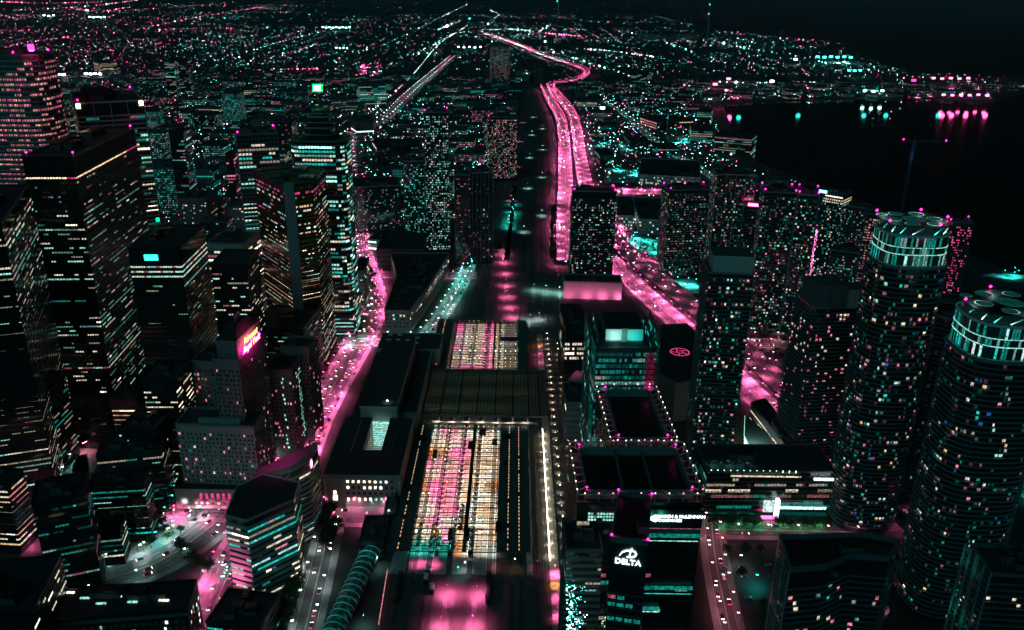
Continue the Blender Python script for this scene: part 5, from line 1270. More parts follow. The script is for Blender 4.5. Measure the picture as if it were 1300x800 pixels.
b.face([(G(900, 690).x, G(900, 690).y, .01), (G(1010, 690).x, G(1010, 690).y, .01), (G(1010, 830).x, G(1010, 830).y, .01), (G(935, 830).x, G(935, 830).y, .01)], 'asphalt'); b.build('parking_lot', kind='structure')
for i, (x, y) in enumerate(((922, 703), (945, 705), (965, 702), (940, 735), (968, 772), (975, 790))): g = G(x, y); tree(g.x, g.y, 'dark leafy tree beside the parking lot right of the black tower', 'dark trees at the parking lot')
for i, (x, y) in enumerate(((919, 722), (945, 733), (975, 718), (980, 732), (950, 760), (985, 765))): g = G(x, y); car(g.x, g.y, .03, R_() * .3, '{} car standing in the dark parking lot', 'cars in the dark parking lot', 1 + i % 2)
g = G(955, 745); street_lamp(g.x, g.y, 0, 0, 'teal', 5000, 'green-tinted lamp standing in the dark parking lot', 'lot lamps'); g = G(935, 720); street_lamp(g.x, g.y, 0, 0, 'white', 1500, 'small pale lamp at the parking lot edge by the trees', 'lot lamps')

# curved lit galleria near the tower foot
def galleria():
    t = thing('galleria', 'low building with stepped curved glass tiers glowing cream and green', 'building', (G(965, 560).x, G(965, 560).y, 0))
    for i in range(7):
        z = 22 - i * 2.6; pts = [(946 + i * .5, 526 + i * 3), (972 + i * 2.2, 548 + i * 3), (984 + i * 1.0, 580 + i * 1.0), (960 - i * 3, 582 + i), (945, 552 + i * 4)]
        m_ = MB(); P = [V2(G(x, y, z)) for x, y in pts]; m_.prism(ccw(P), 0 if i == 6 else z - 2.5, z, 'white_panel' if i % 2 else 'concrete', 'roof_grey'); m_.build('tier', t)
        m_ = MB(); m_.ring(ccw(P), .12, z - 1.7, z - .7, 'cream3' if i % 3 else 'mint3'); m_.build('light_band', t)
    g = G(965, 560, 24); spot((g.x - 10, g.y - 12, 34), 'mint', 40000, t, 110, direction=(.4, .5, -1)); spot((g.x, g.y - 20, 26), 'teal', 16000, t, 120)
galleria()
tower('office_building', 'black-roofed slab with a pale crenellated edge behind the curved tiers', [V2(G(x, y, 24)) for x, y in ((954, 512), (971, 507), (1010, 556), (1003, 574))], 24, lit=.6, mix=dict(cream2=3, mint1=2, rose1=1, cream3=1), top=1, style='office', fh=3.6, cw=2.2, wall='dark_concrete', units=1)

# curved twin towers
def ice(label, cx, cy_, h, rx, ry, lit, beac):
    k = 28; P = []
    for i in range(k):
        a = 2 * PI * i / k; c, s_ = math.cos(a), math.sin(a); e = 2 / 3.0
        P.append((cx + rx * math.copysign(abs(c) ** e, c), cy_ + ry * math.copysign(abs(s_) ** e, s_)))
    P = ccw(P); hc_ = h - 26
    t = tower('apartment_tower', label, P, hc_, style='condo', wall='glass_dark', band='balcony_edge', fh=3.05, cw=2.4, out=1.3, bt=.26, hf=.6, wf=.7, lit=lit * 3.2, mix=dict(cream2=2.2, rose2=1.5, mint2=1.2, teal2=1, warm2=1, rose1=3, cream1=4, teal1=4, blue1=1.5, teal0=13, mint0=8, rose0=5, cream3=.2), roof='concrete', units=0, top=.2, base=4)
    Q = offset(P, -1.2); m_ = MB(); m_.prism(Q, hc_ + .01, h - 7, 'glass_teal', 'dark_concrete'); m_.build('crown_drum', t)
    for z, tk, o in ((hc_ + .5, .9, .6), (hc_ + 8, .5, .3), (hc_ + 12.4, .4, .3), (h - 7, 1.1, .6)):
        m_ = MB(); m_.ring(Q, o, z, z + tk, 'white_panel'); m_.build('crown_band', t)
    m_ = MB()
    for z0_, z1_, pr, ks in ((hc_ + 1.6, hc_ + 7.8, .6, dict(mint2=1, teal2=3, white2=.5, teal1=6, mint1=3)), (hc_ + 8.6, hc_ + 12.3, .5, dict(teal1=5, mint1=3, teal2=1, teal0=3)), (hc_ + 13, h - 7.3, .55, dict(teal1=5, teal0=3, mint1=2, mint2=.6))):
        for i in range(k):
            a, b_ = Vector(Q[i]), Vector(Q[(i + 1) % k]); d = b_ - a; nn = max(1, int(d.length / 1.4)); n = Vector((d.y, -d.x)).normalized() * .07
            for j in range(nn):
                if R_() < pr: p = a + d * (j + .12) / nn + n; q = a + d * (j + .88) / nn + n; m_.face([(p.x, p.y, z0_), (q.x, q.y, z0_), (q.x, q.y, z1_), (p.x, p.y, z1_)], pick(ks))
    m_.build('crown_lights', t, kind='stuff')
    m_ = MB(); m_.ring(Q, .65, hc_ + .6, hc_ + 1.1, 'mint2'); m_.build('crown_light_ring', t); m_ = MB(); m_.ring(Q, .36, hc_ + 8.1, hc_ + 8.5, 'mint2'); m_.build('crown_light_ring', t); m_ = MB(); m_.ring(Q, .36, hc_ + 12.5, hc_ + 12.8, 'mint2'); m_.build('crown_light_ring', t)
    # open steel struts carrying the disc
    for i in range(0, k, 2):
        a = Q[i]; b_ = Q[(i + 1) % k]; m_ = MB(); m_.bar((cx + (a[0] - cx) * .88, cy_ + (a[1] - cy_) * .88, h - 5.8), (cx + (b_[0] - cx) * .95, cy_ + (b_[1] - cy_) * .95, h - 1), .5, .5, 'white_panel'); m_.build('strut', t)
        spot((cx + (a[0] - cx) * .97, cy_ + (a[1] - cy_) * .97, h - 5.5), 'teal' if i % 4 else 'mint', 1500, t, 150, direction=(cx - a[0], cy_ - a[1], 30))
    R2 = offset(P, -.4)
    # disc roof: dark plate with round openings laid on as faintly glowing discs in pale rings
    m_ = MB(); m_.prism(R2, h - .9, h, 'dark_concrete', 'black_metal'); m_.build('disc_roof', t)
    for (u, v, r) in ((0, 0, 7), (-.62, -.1, 4.6), (.62, .05, 4.6), (-.3, .62, 4.6), (.32, .62, 4.6), (-.28, -.62, 4.4), (.36, -.6, 4.4), (-.75, .5, 3.2), (.78, -.5, 3)):
        gx, gy = cx + u * rx, cy_ + v * ry
        m_ = MB()
        for q in range(22):
            a, b_ = 2 * PI * q / 22, 2 * PI * (q + 1) / 22
            m_.face([(gx + rr * math.cos(w_), gy + rr * math.sin(w_), h + .05) for rr, w_ in ((r - .55, a), (r, a), (r, b_), (r - .55, b_))], 'white_panel')
        m_.build('opening_rim', t)
        m_ = MB(); m_.face([(gx + (r - .7) * math.cos(2 * PI * q / 22), gy + (r - .7) * math.sin(2 * PI * q / 22), h + .03) for q in range(22)], 'teal0' if r < 5 or 1 else 'black_metal'); m_.build('opening', t)
        for aa in (0, 1): m_ = MB(); m_.box(gx - (r - .6 if aa else .12), gx + (r - .6 if aa else .12), gy - (.12 if aa else r - .6), gy + (.12 if aa else r - .6), h + .06, h + .2, 'steel'); m_.build('opening_bar', t)
    for i in range(beac):
        p = R2[(i * k) // beac]; m_ = MB(); m_.octa((p[0], p[1], h + 1.6), .9, 'magenta_lamp'); m_.build('beacon', t)
        spot((cx + (p[0] - cx) * .8, cy_ + (p[1] - cy_) * .8, h + 6), 'mint', 2600, t, 150)
g1 = G(1164, 279, 214); ice('curved apartment tower with glowing turquoise crown and disc roof, the left and farther twin', g1.x - 1, g1.y + 2, 214, 20.8, 19, .085, 5)
g2 = G(1280, 384, 192); ice('curved apartment tower with glowing turquoise crown at the right edge, the nearer twin', g2.x + 1, g2.y, 192, 24, 21, .06, 4)
# striped slab between the twins
T('apartment_tower', 'dark green slab with slanting balcony lines between the two curved towers', (1172, 398), (1214, 408), h=150, depth=30, lit=.03, **{**CONDO, 'out': .8})
tower('office_building', 'wedge building with a dark roof and a green-lit glass wall beside the slab', [V2(G(x, y, 20)) for x, y in ((1180, 520), (1192, 545), (1188, 560), (1172, 545))], 20, lit=.2, **OFF)
# bottom right foreground towers
def front_tower():
    h = 118; pts = [(1003, 726), (1048, 722), (1080, 708), (1128, 712), (1140, 690), (1100, 682), (990, 684)]
    P = [V2(G(x, y, h)) for x, y in pts]
    tower('apartment_tower', 'dark tower at the bottom with a plain curved black roof and a bright lattice edge', P, h, style='condo', wall='glass_dark', band='dark_concrete', fh=3.0, cw=3.0, out=.9, bt=.3, hf=.55, wf=.6, lit=.12, mix=dict(rose2=3, cream2=2, teal2=1, cream1=2, mint1=1), units=1, top=9, parapet=2.2, roof='black_metal', single=60)
front_tower()
def lattice(name, label, a, b_, by_h, lit_hue):
    P0, P1 = G(*a, by_h), G(*b_, by_h); t = thing(name, label, 'tower fin', (P0.x, P0.y, 0)); d = (P1 - P0); L = d.length; d.normalize()
    m_ = MB(); n = Vector((d.y, -d.x, 0)) * .6
    for s_ in (0, L * .5, L): p = P0 + d * s_; m_.bar((p.x, p.y, 0), (p.x, p.y, by_h), .7, .7, 'concrete')
    m_.build('upright', t); m_ = MB(); z = 2
    while z < by_h: m_.bar((P0.x, P0.y, z), (P1.x, P1.y, z), .4, .3, 'concrete'); m_.bar((P0.x, P0.y, z), ((P0 + d * L * .5).x, (P0 + d * L * .5).y, z + 3), .2, .2, 'concrete'); z += 3
    m_.build('rung', t, kind='stuff')
    for z in range(10, int(by_h), 26): spot((P0.x - 4, P0.y - 5, z), lit_hue, 420, t, 120, direction=(.5, .6, .3))
lattice('lattice_edge', 'pale lattice edge climbing the left side of the dark bottom tower', (989, 686), (1002, 726), 119, 'rose')
T('apartment_tower', 'dark tower in the bottom right corner behind two pale lattice fins', (1258, 730), (1340, 735), h=120, BR=(1345, 700), lit=.1, **{**CONDO, 'mix': dict(cream2=3, mint2=2, rose1=1), 'band': 'dark_concrete'}, single=20)
lattice('lattice_fin', 'left pale lattice fin rising at the bottom right corner', (1226, 690), (1240, 704), 122, 'teal')
lattice('lattice_fin', 'right pale lattice fin with a slanted cap at the bottom right corner', (1242, 706), (1258, 728), 122, 'teal')
# plaza with white sickle glow near bottom right
b = MB(); g = G(1108, 775); b.cyl(g.x, g.y, .02, 3, 9, 9, 20, 'pale_concrete'); o = b.build('plaza_drum', label='round pale plaza pavilion lit cream at the foot of the dark bottom tower', cat='pavilion'); spot((g.x - 3, g.y + 4, 12), 'cream', 2500, None, 90); spot((g.x + 4, g.y - 4, 9), 'rose', 800, None, 90)

# lamps, panels and beacons that the towers carry
def find(sub):
    for k, v in TH.items():
        if sub in k: return v
def roof_ball(sub, px, py, hue, r, name='beacon', up=2, power=0):
    root, h, poly = find(sub); g = G(px, py, h + up); cx, cyy = root.location.x, root.location.y
    xs, ys = [p[0] for p in poly], [p[1] for p in poly]; g.x = max(min(xs) + 1, min(max(xs) - 1, g.x)); g.y = max(min(ys) + 1, min(max(ys) - 1, g.y))
    m_ = MB(); m_.cyl(g.x, g.y, h, h + up + r, .2, .15, 6, 'steel'); o = m_.build('beacon_mast', root)
    c = MB(); q = (g.x - cx, g.y - cyy, h + up + r - root.location.z); c.cyl(q[0], q[1], q[2], q[2] + 1.6 * r, r * .8, r * .8, 10, hue); b_ = bpy.data.objects.new('lamp', c.mesh('lamp')); COL.objects.link(b_); b_.parent = o
    if power: spot((g.x, g.y, h + up + r * 3), 'green' if hue == 'sun_white' else hue.split('_')[0], power, root, 165)
def face_panel(sub, fa, u0_, u1_, z0_, z1_, key, name='sign_panel', out=.7):
    root, h, poly = find(sub); a, b_ = Vector(poly[fa]), Vector(poly[(fa + 1) % len(poly)]); d = b_ - a; n = Vector((d.y, -d.x)).normalized()
    p, q = a + d * u0_, a + d * u1_; m_ = MB(); m_.prism([tuple(p + n * .2), tuple(p + n * out), tuple(q + n * out), tuple(q + n * .2)], h + z0_, h + z1_, key); m_.build(name, root)
roof_ball('squat black tower', 22, 411, 'green_sign', 1.7, power=5000); roof_ball('squat black tower', 24, 411, 'sun_white', 1.0, up=4.2)
roof_ball('blank turquoise sign', 203, 281, 'green_sign', 1.6, power=4000); roof_ball('tallest pale tower', 38, 74, 'magenta_lamp', 2.8, power=9000); roof_ball('tallest pale tower', 42, 80, 'pink_lamp', 2.2)
face_panel('blank turquoise sign', 0, .30, .56, -8.5, -4.5, 'teal_bulb'); face_panel('grey banded office tower', 0, .0, .06, -4, 0, 'warm_lamp', 'corner_lamp'); face_panel('grey banded office tower', 0, .93, .99, -4, 0, 'warm_lamp', 'corner_lamp')
face_panel('white ledges', 0, -.35, .15, 1, 4, 'blue_lamp', 'light_bar'); face_panel('bright pink roof lamp', 0, .2, .9, 1.2, 4, 'pink_lamp', 'light_bar'); face_panel('white ledges', 0, .1, 1, -2, -1, 'cream3', 'light_bar')
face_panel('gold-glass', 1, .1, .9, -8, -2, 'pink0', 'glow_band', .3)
face_panel('lone apartment tower', 0, .66, .98, -112, -110, 'cream3', 'canopy_light') if 0 else None
m_ = MB()
for i in range(46):
    x, y = 104 + R_() * 140, 600 + R_() * 95; g = G(x, y); 
    if abs(g.x + 230) < 70: m_.octa((g.x, g.y, 3 + R_() * 6), .35 + .3 * R_(), pick(dict(teal_bulb=3, mint_bulb=3, cream_bulb=2, pink_bulb=1, teal_lamp=1)))
m_.build('park_lights', kind='stuff')

# left park with white-green light
for i in range(26):
    x, y = 150 + R_() * 95, 655 + R_() * 55; g = G(x, y)
    if g.y > univ[0].y and abs(g.x) < 215: pass
    tree(g.x - 6, g.y + 4, 'tree in the little park beside the curving boulevard', 'trees in the small park')
for i, (x, y) in enumerate(((150, 725), (170, 722), (190, 705), (206, 700), (212, 690), (234, 683), (244, 672), (160, 700), (185, 680))):
    g = G(x, y - 3); street_lamp(g.x, g.y + 8, 0, 1, 'white' if i % 2 else 'teal', 6500, 'pale green lamp among the park trees by the curving boulevard', 'lamps in the small park')
b = MB(); b.face([(G(x, y).x, G(x, y).y, .008) for x, y in ((110, 735), (205, 712), (262, 650), (150, 650))], 'paving'); b.build('park_paving', kind='structure')
for i in range(11):
    a = i / 10 * PI * 1.15 - .6; g = G(272, 727); x, y = g.x + 7.5 * math.cos(a), g.y + 9 * math.sin(a)
    m_ = MB(); m_.cyl(x, y, .1, .9, .5, .5, 8, 'concrete'); m_.octa((x, y, 1.3), .5, 'mint_bulb'); o = m_.build('bollard_light', loc=(x, y, 0), label='glowing bollard in the pale green arc beside the six-sided block', cat='bollard light', group='bollards in the glowing arc'); 
    if i % 2 == 0: spot((x, y, 5), 'mint', 500, None, 140)
for i in range(10): g = G(232 + i * 4, 700 + 4 * (i % 3) + i * 2.5); tree(g.x, g.y, 'dark tree between the boulevard and the glowing arc', 'dark trees by the glowing arc')
for i in range(14): g = G(420 - 2.1 * (i % 7) + 6 * (i // 7), 655 + i * 3.2); tree(g.x, g.y, 'dark tree right of the slant-roofed office block', 'dark trees along the lane', 1, 1.3)
for i in range(12): g = G(372 - i * 1.5 + (i % 2) * 7, 745 + i * 5); tree(g.x, g.y, 'dark tree at the bottom beside the lane', 'dark trees at the lane bottom', 1, 1.2)
for i in range(22): y = 560 + i * 19; tree(-178 + (y > 700) * 5, y, 'small kerbside tree on the pink avenue before the shopfronts', 'kerbside trees on the avenue', 2, .7)
for i in range(7): g = G(468 + 3 * (i % 3), 345 + i * 5); tree(g.x, g.y, 'dark tree in the triangle beside the avenue bend', 'trees in the avenue triangle', 1)

# ================================================================== HARBOUR SIDE, MIDDLE DISTANCE
def mid(name, label, FL, FR, by, depth, lit=.4, mix=None, hue='mint', **k):
    return T(name, label, FL, FR, by=by, depth=depth, lit=lit, mix=mix or dict(mint1=3, teal1=3, cream1=2, mint2=1, rose1=1), fh=4.5, cw=4, top=1.5, units=1, base=1, slabs=True, bt=1.2, out=.3, hf=.5, **k)
mid('office_building', 'turquoise-lit block with a white roof sign by the dark water', (885, 141), (903, 142), 156, 60, .6)
mid('office_building', 'long terraced block with lit floors stepping towards the water', (878, 165), (905, 166), 182, 90, .7)
mid('office_building', 'glass block with bright floor bands at the edge of the water', (907, 172), (955, 176), 194, 60, .55)
mid('office_building', 'unfinished block with strings of amber site lamps under a tower crane', (834, 155), (880, 153), 165, 90, .8, dict(rose2=3, warm2=3, cream2=2))
mid('office_building', 'flat low block with teal skylights left of the harbour street', (835, 188), (862, 188), 198, 60, .4)
mid('office_building', 'dark square block in front of the harbour lots', (800, 180), (826, 180), 190, 60, .3)
mid('office_building', 'dim warehouse left of the harbour lots beside the expressway', (762, 198), (780, 198), 209, 70, .4)
mid('power_hall', 'big pale hall with twin short stacks and a red-lit foot on the port lands', (808, 42), (838, 44), 50, 400, 0, wall='pale_concrete')
mid('office_building', 'faint block behind the expressway bend with scattered lights', (800, 92), (822, 93), 106, 90, .25)
mid('apartment_tower', 'pale-topped slab standing alone near the horizon right of the stack', (733, 29), (739, 29), 38, 80, .3)
mid('office_building', 'banded block with amber lit floors behind the pale corner tower', (128, 80), (148, 79), 92, 80, .5, dict(cream2=2, cream1=3, warm1=1))
mid('apartment_tower', 'dark slim block with green windows behind the white banded tower', (208, 78), (220, 78), 125, 60, .35)
mid('apartment_tower', 'second dark slim block with faint windows behind the white banded tower', (223, 76), (238, 76), 120, 60, .3)
mid('office_building', 'low banded block under the pale flat block with lit L-shaped roof edge', (246, 262), (280, 262), 300, 40, .3)
mid('apartment_tower', 'dark block with a column of rose windows left of the green stepped tower', (286, 196), (296, 196), 292, 30, .3, dict(rose2=3, rose1=2))
mid('office_building', 'dark block right of the white banded tower with blue-green lit windows', (214, 168), (232, 168), 285, 40, .3)
def stack(px, ty, by, label, n=2):
    g = G(px, by); h = height_for(px, ty, by) if ty > 0 else 190; g = G(px, ty, h)
    t = thing('chimney_stack', label, 'chimney', (g.x, g.y, 0)); m_ = MB(); m_.cyl(g.x, g.y, 0, h, 7, 4, 14, 'concrete'); m_.build('shaft', t)
    for i in range(n): m_ = MB(); z = h - 3 - i * h * .25; m_.octa((g.x - 7, g.y - 7, z), 3, 'teal_lamp' if i == 0 else 'mint_bulb'); m_.build('warning_light', t)
stack(902, 5, 52, 'tall faint chimney standing over the dark port lands near the top right')
stack(709, 1, 52, 'slim faint chimney above the expressway end at the top centre', 1)
def crane(px, by, h, jib, hue, label, a0=0):
    g = G(px, by); t = thing('tower_crane', label, 'crane', (g.x, g.y, 0)); m_ = MB()
    for z in range(0, int(h), 6):
        for (a, b_, c, d) in ((-1.5, -1.5, 1.5, -1.5), (1.5, -1.5, 1.5, 1.5), (1.5, 1.5, -1.5, 1.5), (-1.5, 1.5, -1.5, -1.5)):
            m_.bar((g.x + a, g.y + b_, z), (g.x + a, g.y + b_, z + 6), .5, .5, 'steel'); m_.bar((g.x + a, g.y + b_, z), (g.x + c, g.y + d, z + 6), .3, .3, 'steel')
    m_.build('mast', t); m_ = MB(); d = Vector((math.cos(a0), math.sin(a0), 0)); A = Vector((g.x, g.y, h)) - d * jib * .35; B = Vector((g.x, g.y, h)) + d * jib
    for o in (-1, 1): n = Vector((-d.y, d.x, 0)) * o; m_.bar(A + n, B + n, .4, .4, 'steel')
    m_.bar(A + Vector((0, 0, 2.5)), B + Vector((0, 0, 2.5)), .4, .4, 'steel')
    for i in range(int(jib * 1.35 / 4)): p = A + d * i * 4; m_.bar(p, p + d * 4 + Vector((0, 0, 2.5)), .25, .25, 'steel')
    m_.bar((g.x, g.y, h), (g.x, g.y, h + 9), .8, .8, 'steel'); m_.bar((g.x, g.y, h + 9), B, .2, .2, 'steel'); m_.bar((g.x, g.y, h + 9), A, .2, .2, 'steel'); m_.build('jib', t)
    for p in (A, B): m_ = MB(); m_.octa(tuple(p + Vector((0, 0, 3))), 1.3, hue + '_lamp'); m_.build('warning_light', t)
    spot((g.x, g.y - 20, h * .8), 'blue' if hue == 'magenta' else 'teal', 9000, t, 150, direction=(0, 1, .2))
crane(846, 172, 50, 50, 'teal', 'floodlit tower crane above the unfinished block', .3)
g = G(1142, 178, 128); t_by = Ppx((g.x, g.y, 0))[1]
crane(1142, t_by, 126, 46, 'magenta', 'dark tower crane with long jib and pink warning lamps against the black water', -.1)
# lit lots
def lot(px, hue, power, label_, m='paving', nc=10, n=3, name='parking_lot', z=.012):
    P = [G(*p) for p in px]; b = MB(); b.face([(p.x, p.y, z) for p in P], m); b.build(name, kind='structure')
    c = sum(P, Vector()) / len(P); xs = [p.x for p in P]; ys = [p.y for p in P]; PP_ = [(p.x, p.y) for p in P]; k = 0; tries = 0
    while k < n and tries < 200:
        tries += 1; x, y = min(xs) + R_() * (max(xs) - min(xs)), min(ys) + R_() * (max(ys) - min(ys))
        if not pip(x, y, PP_): continue
        street_lamp(x, y, 0, R_() * 6, hue, power * 2.2, '{n} ' + label_, label_ + ' group', True, 125 if y > 2500 else 150); k += 1
    k = 0; tries = 0
    while k < nc and tries < 300:
        tries += 1; x, y = min(xs) + R_() * (max(xs) - min(xs)), min(ys) + R_() * (max(ys) - min(ys))
        if pip(x, y, PP_): car(x, y, .03, PI / 2 * int(R_() * 2) + .1, '{} car parked on the ' + label_.split(' of the ')[-1].split(' at the ')[-1], None); k += 1
lot([(805, 302), (852, 303), (850, 338), (842, 335), (800, 312)], 'teal', 15000, 'green lamp of the parking lot before the warehouse', nc=26, n=12)
lot([(768, 214), (810, 215), (808, 232), (768, 232)], 'teal', 30000, 'green lamp of the lot by the wide shed', nc=14, n=5)
lot([(760, 180), (776, 180), (776, 190), (762, 192)], 'teal', 30000, 'green lamp of the small lot near the expressway', nc=4, n=2)
lot([(785, 180), (800, 180), (806, 196), (788, 196)], 'teal', 30000, 'green lamp of the strip lot by the expressway', nc=4, n=3)
lot([(818, 205), (845, 205), (850, 216), (815, 216)], 'pink', 26000, 'pink lamp of the yard by the harbour street', nc=4, n=3)
lot([(845, 172), (872, 174), (885, 190), (850, 190)], 'teal', 30000, 'green lamp of the quay lot', nc=8, n=4)
lot([(856, 355), (880, 353), (892, 372), (870, 374)], 'teal', 9000, 'green lamp of the rooftop court behind the expressway', nc=0, n=3, m='white_panel')
lot([(640, 330), (646, 330), (656, 236), (651, 236)], 'teal', 16000, 'green lamp of the siding left of the rail lands', nc=0, n=7)
lot([(560, 372), (580, 372), (612, 336), (600, 334)], 'teal', 4500, 'green lamp of the narrow park by the tracks', nc=0, n=6, m='grass')
lot([(700, 262), (710, 262), (708, 330), (698, 330)], 'rose', 5000, 'rose lamp of the service road by the rail lands', nc=8, n=4)
lot([(1285, 355), (1245, 350), (1260, 347), (1330, 351)], 'teal', 3500, 'green lamp of the lit pier behind the right tower', nc=0, n=4, m='white_panel')
lot([(1286, 612), (1310, 604), (1330, 650), (1290, 628)], 'teal', 3500, 'green lamp of the deck at the right edge', nc=5, n=3)
lot([(925, 440), (1005, 441), (1000, 470), (930, 462)], 'rose', 900, 'faint lamp of the lot below the twin towers', nc=14, n=3, m='asphalt')
lot([(1150, 125), (1230, 100), (1262, 127), (1195, 124)], 'pink', 110000, 'pink harbour lamp on the far quay', nc=0, n=9)
lot([(1195, 116), (1245, 112), (1262, 127), (1200, 125)], 'pink', 90000, 'pink harbour lamp at the quay edge', nc=0, n=6, z=.02)
lot([(1052, 108), (1100, 112), (1148, 122), (1120, 124)], 'teal', 220000, 'green harbour lamp on the long quay', nc=0, n=7, m='pale_concrete')
lot([(870, 105), (940, 100), (945, 112), (885, 116)], 'pink', 160000, 'pink lamp of the dock yard', nc=0, n=6)
lot([(797, 132), (832, 130), (835, 134), (800, 135)], 'pink', 60000, 'pink lamp of the small quay strip', nc=0, n=4)
lot([(1012, 110), (1040, 120), (1060, 122), (1030, 112)], 'pink', 150000, 'rose lamp of the little dock', nc=0, n=3)
lot([(1052, 76), (1098, 80), (1095, 84), (1050, 79)], 'mint', 600000, 'pale lamp of the works yard on the spit', nc=0, n=3, m='pale_concrete')
lot([(452, 86), (478, 82), (484, 98), (460, 100)], 'pink', 130000, 'pink lamp of the winding lane far behind', nc=0, n=5)
lot([(545, 110), (580, 106), (580, 111), (545, 112)], 'pink', 110000, 'pink lamp of the long cross lane', nc=0, n=4)
lot([(655, 92), (676, 90), (678, 104), (655, 102)], 'mint', 90000, 'pale lamp of the open yard by the corridor', nc=0, n=2)
lot([(105, 560), (145, 540), (150, 548), (118, 600), (90, 600)], 'rose', 1600, 'faint lamp of the court between the black towers', nc=0, n=3)
lot([(120, 545), (144, 541), (146, 552), (112, 556)], 'mint', 1500, 'pale lamp of the lit terrace between the black towers', nc=0, n=4, m='white_panel')
lot([(40, 600), (110, 575), (120, 640), (50, 650)], 'mint', 2600, 'pale lamp of the lane below the rounded dark tower', nc=3, n=4, m='road')
lot([(96, 660), (150, 640), (158, 700), (105, 720)], 'teal', 6000, 'green lamp of the court left of the small park', nc=3, n=4, m='paving', z=.016)
lot([(180, 470), (250, 440), (262, 470), (200, 500)], 'mint', 3000, 'pale lamp of the lane behind the hotel', nc=3, n=3, m='road')
lot([(0, 640), (40, 660), (44, 700), (0, 700)], 'pink', 6000, 'pink lamp of the street at the left edge', nc=3, n=4, m='road')
# floodlight masts, small bright rows across the far districts
def flood(px, py, n, dx, hue, label, r=3.5):
    for i in range(n):
        g = G(px + dx * i, py + (i % 2) * .6, 24); t = thing('floodlight_mast', '%s mast of the %s' % (nth(i).replace('nearest', 'leftmost') + ('' if i == 0 else ' from left'), label), 'floodlight', (g.x, g.y, 0), label)
        D = g.length; m_ = MB(); m_.cyl(g.x, g.y, 0, 24, .5, .3, 5, 'steel'); m_.build('pole', t); m_ = MB(); m_.box(g.x - r, g.x + r, g.y - 1, g.y + 1, 23.2, 24.2 + r * .8, hue); m_.build('light_panel', t)
flood(53, 97, 3, 8, 'sun_white', 'left white floodlight row', 5); flood(74, 95, 2, 7, 'sun_white', 'second white floodlight row', 5); flood(109, 94, 4, 6, 'sun_white', 'third white floodlight row', 4.5)
flood(56, 20, 3, 6, 'mint_lamp', 'pale row near the top left', 8); flood(114, 22, 5, 4.6, 'mint_lamp', 'farther pale row near the top left', 8)
flood(410, 35, 9, 4.2, 'mint_lamp', 'long pale row top left of centre', 6); flood(427, 61, 4, 4.5, 'mint_lamp', 'short pale row below the long one', 3)
flood(1038, 73, 6, 8.4, 'teal_lamp', 'bright row on the spit', 8); flood(1078, 90, 3, 7, 'teal_lamp', 'second row on the spit', 6); flood(1010, 76, 1, 1, 'sun_white', 'lone lamp on the spit', 7)
flood(980, 104, 1, 1, 'sun_white', 'lone lamp of the dock', 6); flood(1160, 103, 1, 1, 'magenta_lamp', 'rose lamp of the dock', 7); flood(1185, 100, 5, 11, 'pink_lamp', 'pink row on the far quay', 6); flood(1198, 121, 6, 11, 'pink_lamp', 'pink row at the quay edge', 5)
flood(1098, 116, 3, 11, 'mint_lamp', 'pale row of the long quay', 5); flood(765, 138, 1, 1, 'sun_white', 'lone lamp right of the expressway', 5); flood(692, 53, 1, 1, 'sun_white', 'lone lamp at the expressway bend', 4)
flood(582, 60, 5, 7, 'mint_lamp', 'pale row near the horizon centre', 4.5); flood(596, 24, 1, 1, 'teal_lamp', 'lone lamp at the centre horizon', 7); flood(925, 101, 1, 1, 'pink_lamp', 'pink lamp at the dock', 7); flood(908, 108, 1, 1, 'pink_lamp', 'second pink lamp at the dock', 7)
for x, hue in ((928, 'pink'), (910, 'pink'), (1200, 'pink'), (1212, 'pink'), (1230, 'pink'), (1255, 'pink'), (1100, 'teal'), (1128, 'teal'), (1195, 'teal'), (1016, 'teal'), (940, 'teal')):
    g = G(x, 126 if x > 1000 else 128, 22); l = bpy.data.lights.new('quay_light', 'POINT'); l.energy = 2.4e4 if hue == 'pink' else 7.0e3; l.color = HUE[hue]; l.shadow_soft_size = 7; o = bpy.data.objects.new('quay_light', l); COL.objects.link(o); o.location = (g.x, g.y, 24)

# ================================================================== THE CITY BEYOND
for P, wd in ROADS: pass
RP = []
for P, wd in ROADS:
    for p, d in walk(P, 18): RP.append((p.x, p.y, wd))
from collections import defaultdict
RG = defaultdict(list)
for x, y, wd in RP: RG[(int(x // 60), int(y // 60))].append((x, y, wd))
def near_road(x, y, m):
    for i in (-1, 0, 1):
        for j in (-1, 0, 1):
            for (a, b_, wd) in RG.get((int(x // 60) + i, int(y // 60) + j), ()):
                if (a - x) ** 2 + (b_ - y) ** 2 < (m + wd + 9) ** 2: return True
    return False
def corridor(x, y):
    if y < 860: return -105 < x < 65
    if y < 1300: return -80 < x < 85
    if y < 2600: t = (y - 1300) / 1300; return -50 + 55 * t < x < 85 + 20 * t
    if y < 4200: return 5 < x < 135
    return False
CLEAR = [[(768, 214), (890, 214), (895, 300), (785, 300)], [(800, 295), (856, 295), (856, 345), (786, 330)], [(755, 175), (812, 175), (812, 235), (755, 235)], [(640, 335), (660, 225), (648, 225), (630, 330)], [(812, 200), (850, 200), (852, 220), (812, 220)], [(840, 170), (890, 170), (892, 192), (845, 192)]]
CLEAR = [[V2(G(*p)) for p in c] for c in CLEAR]
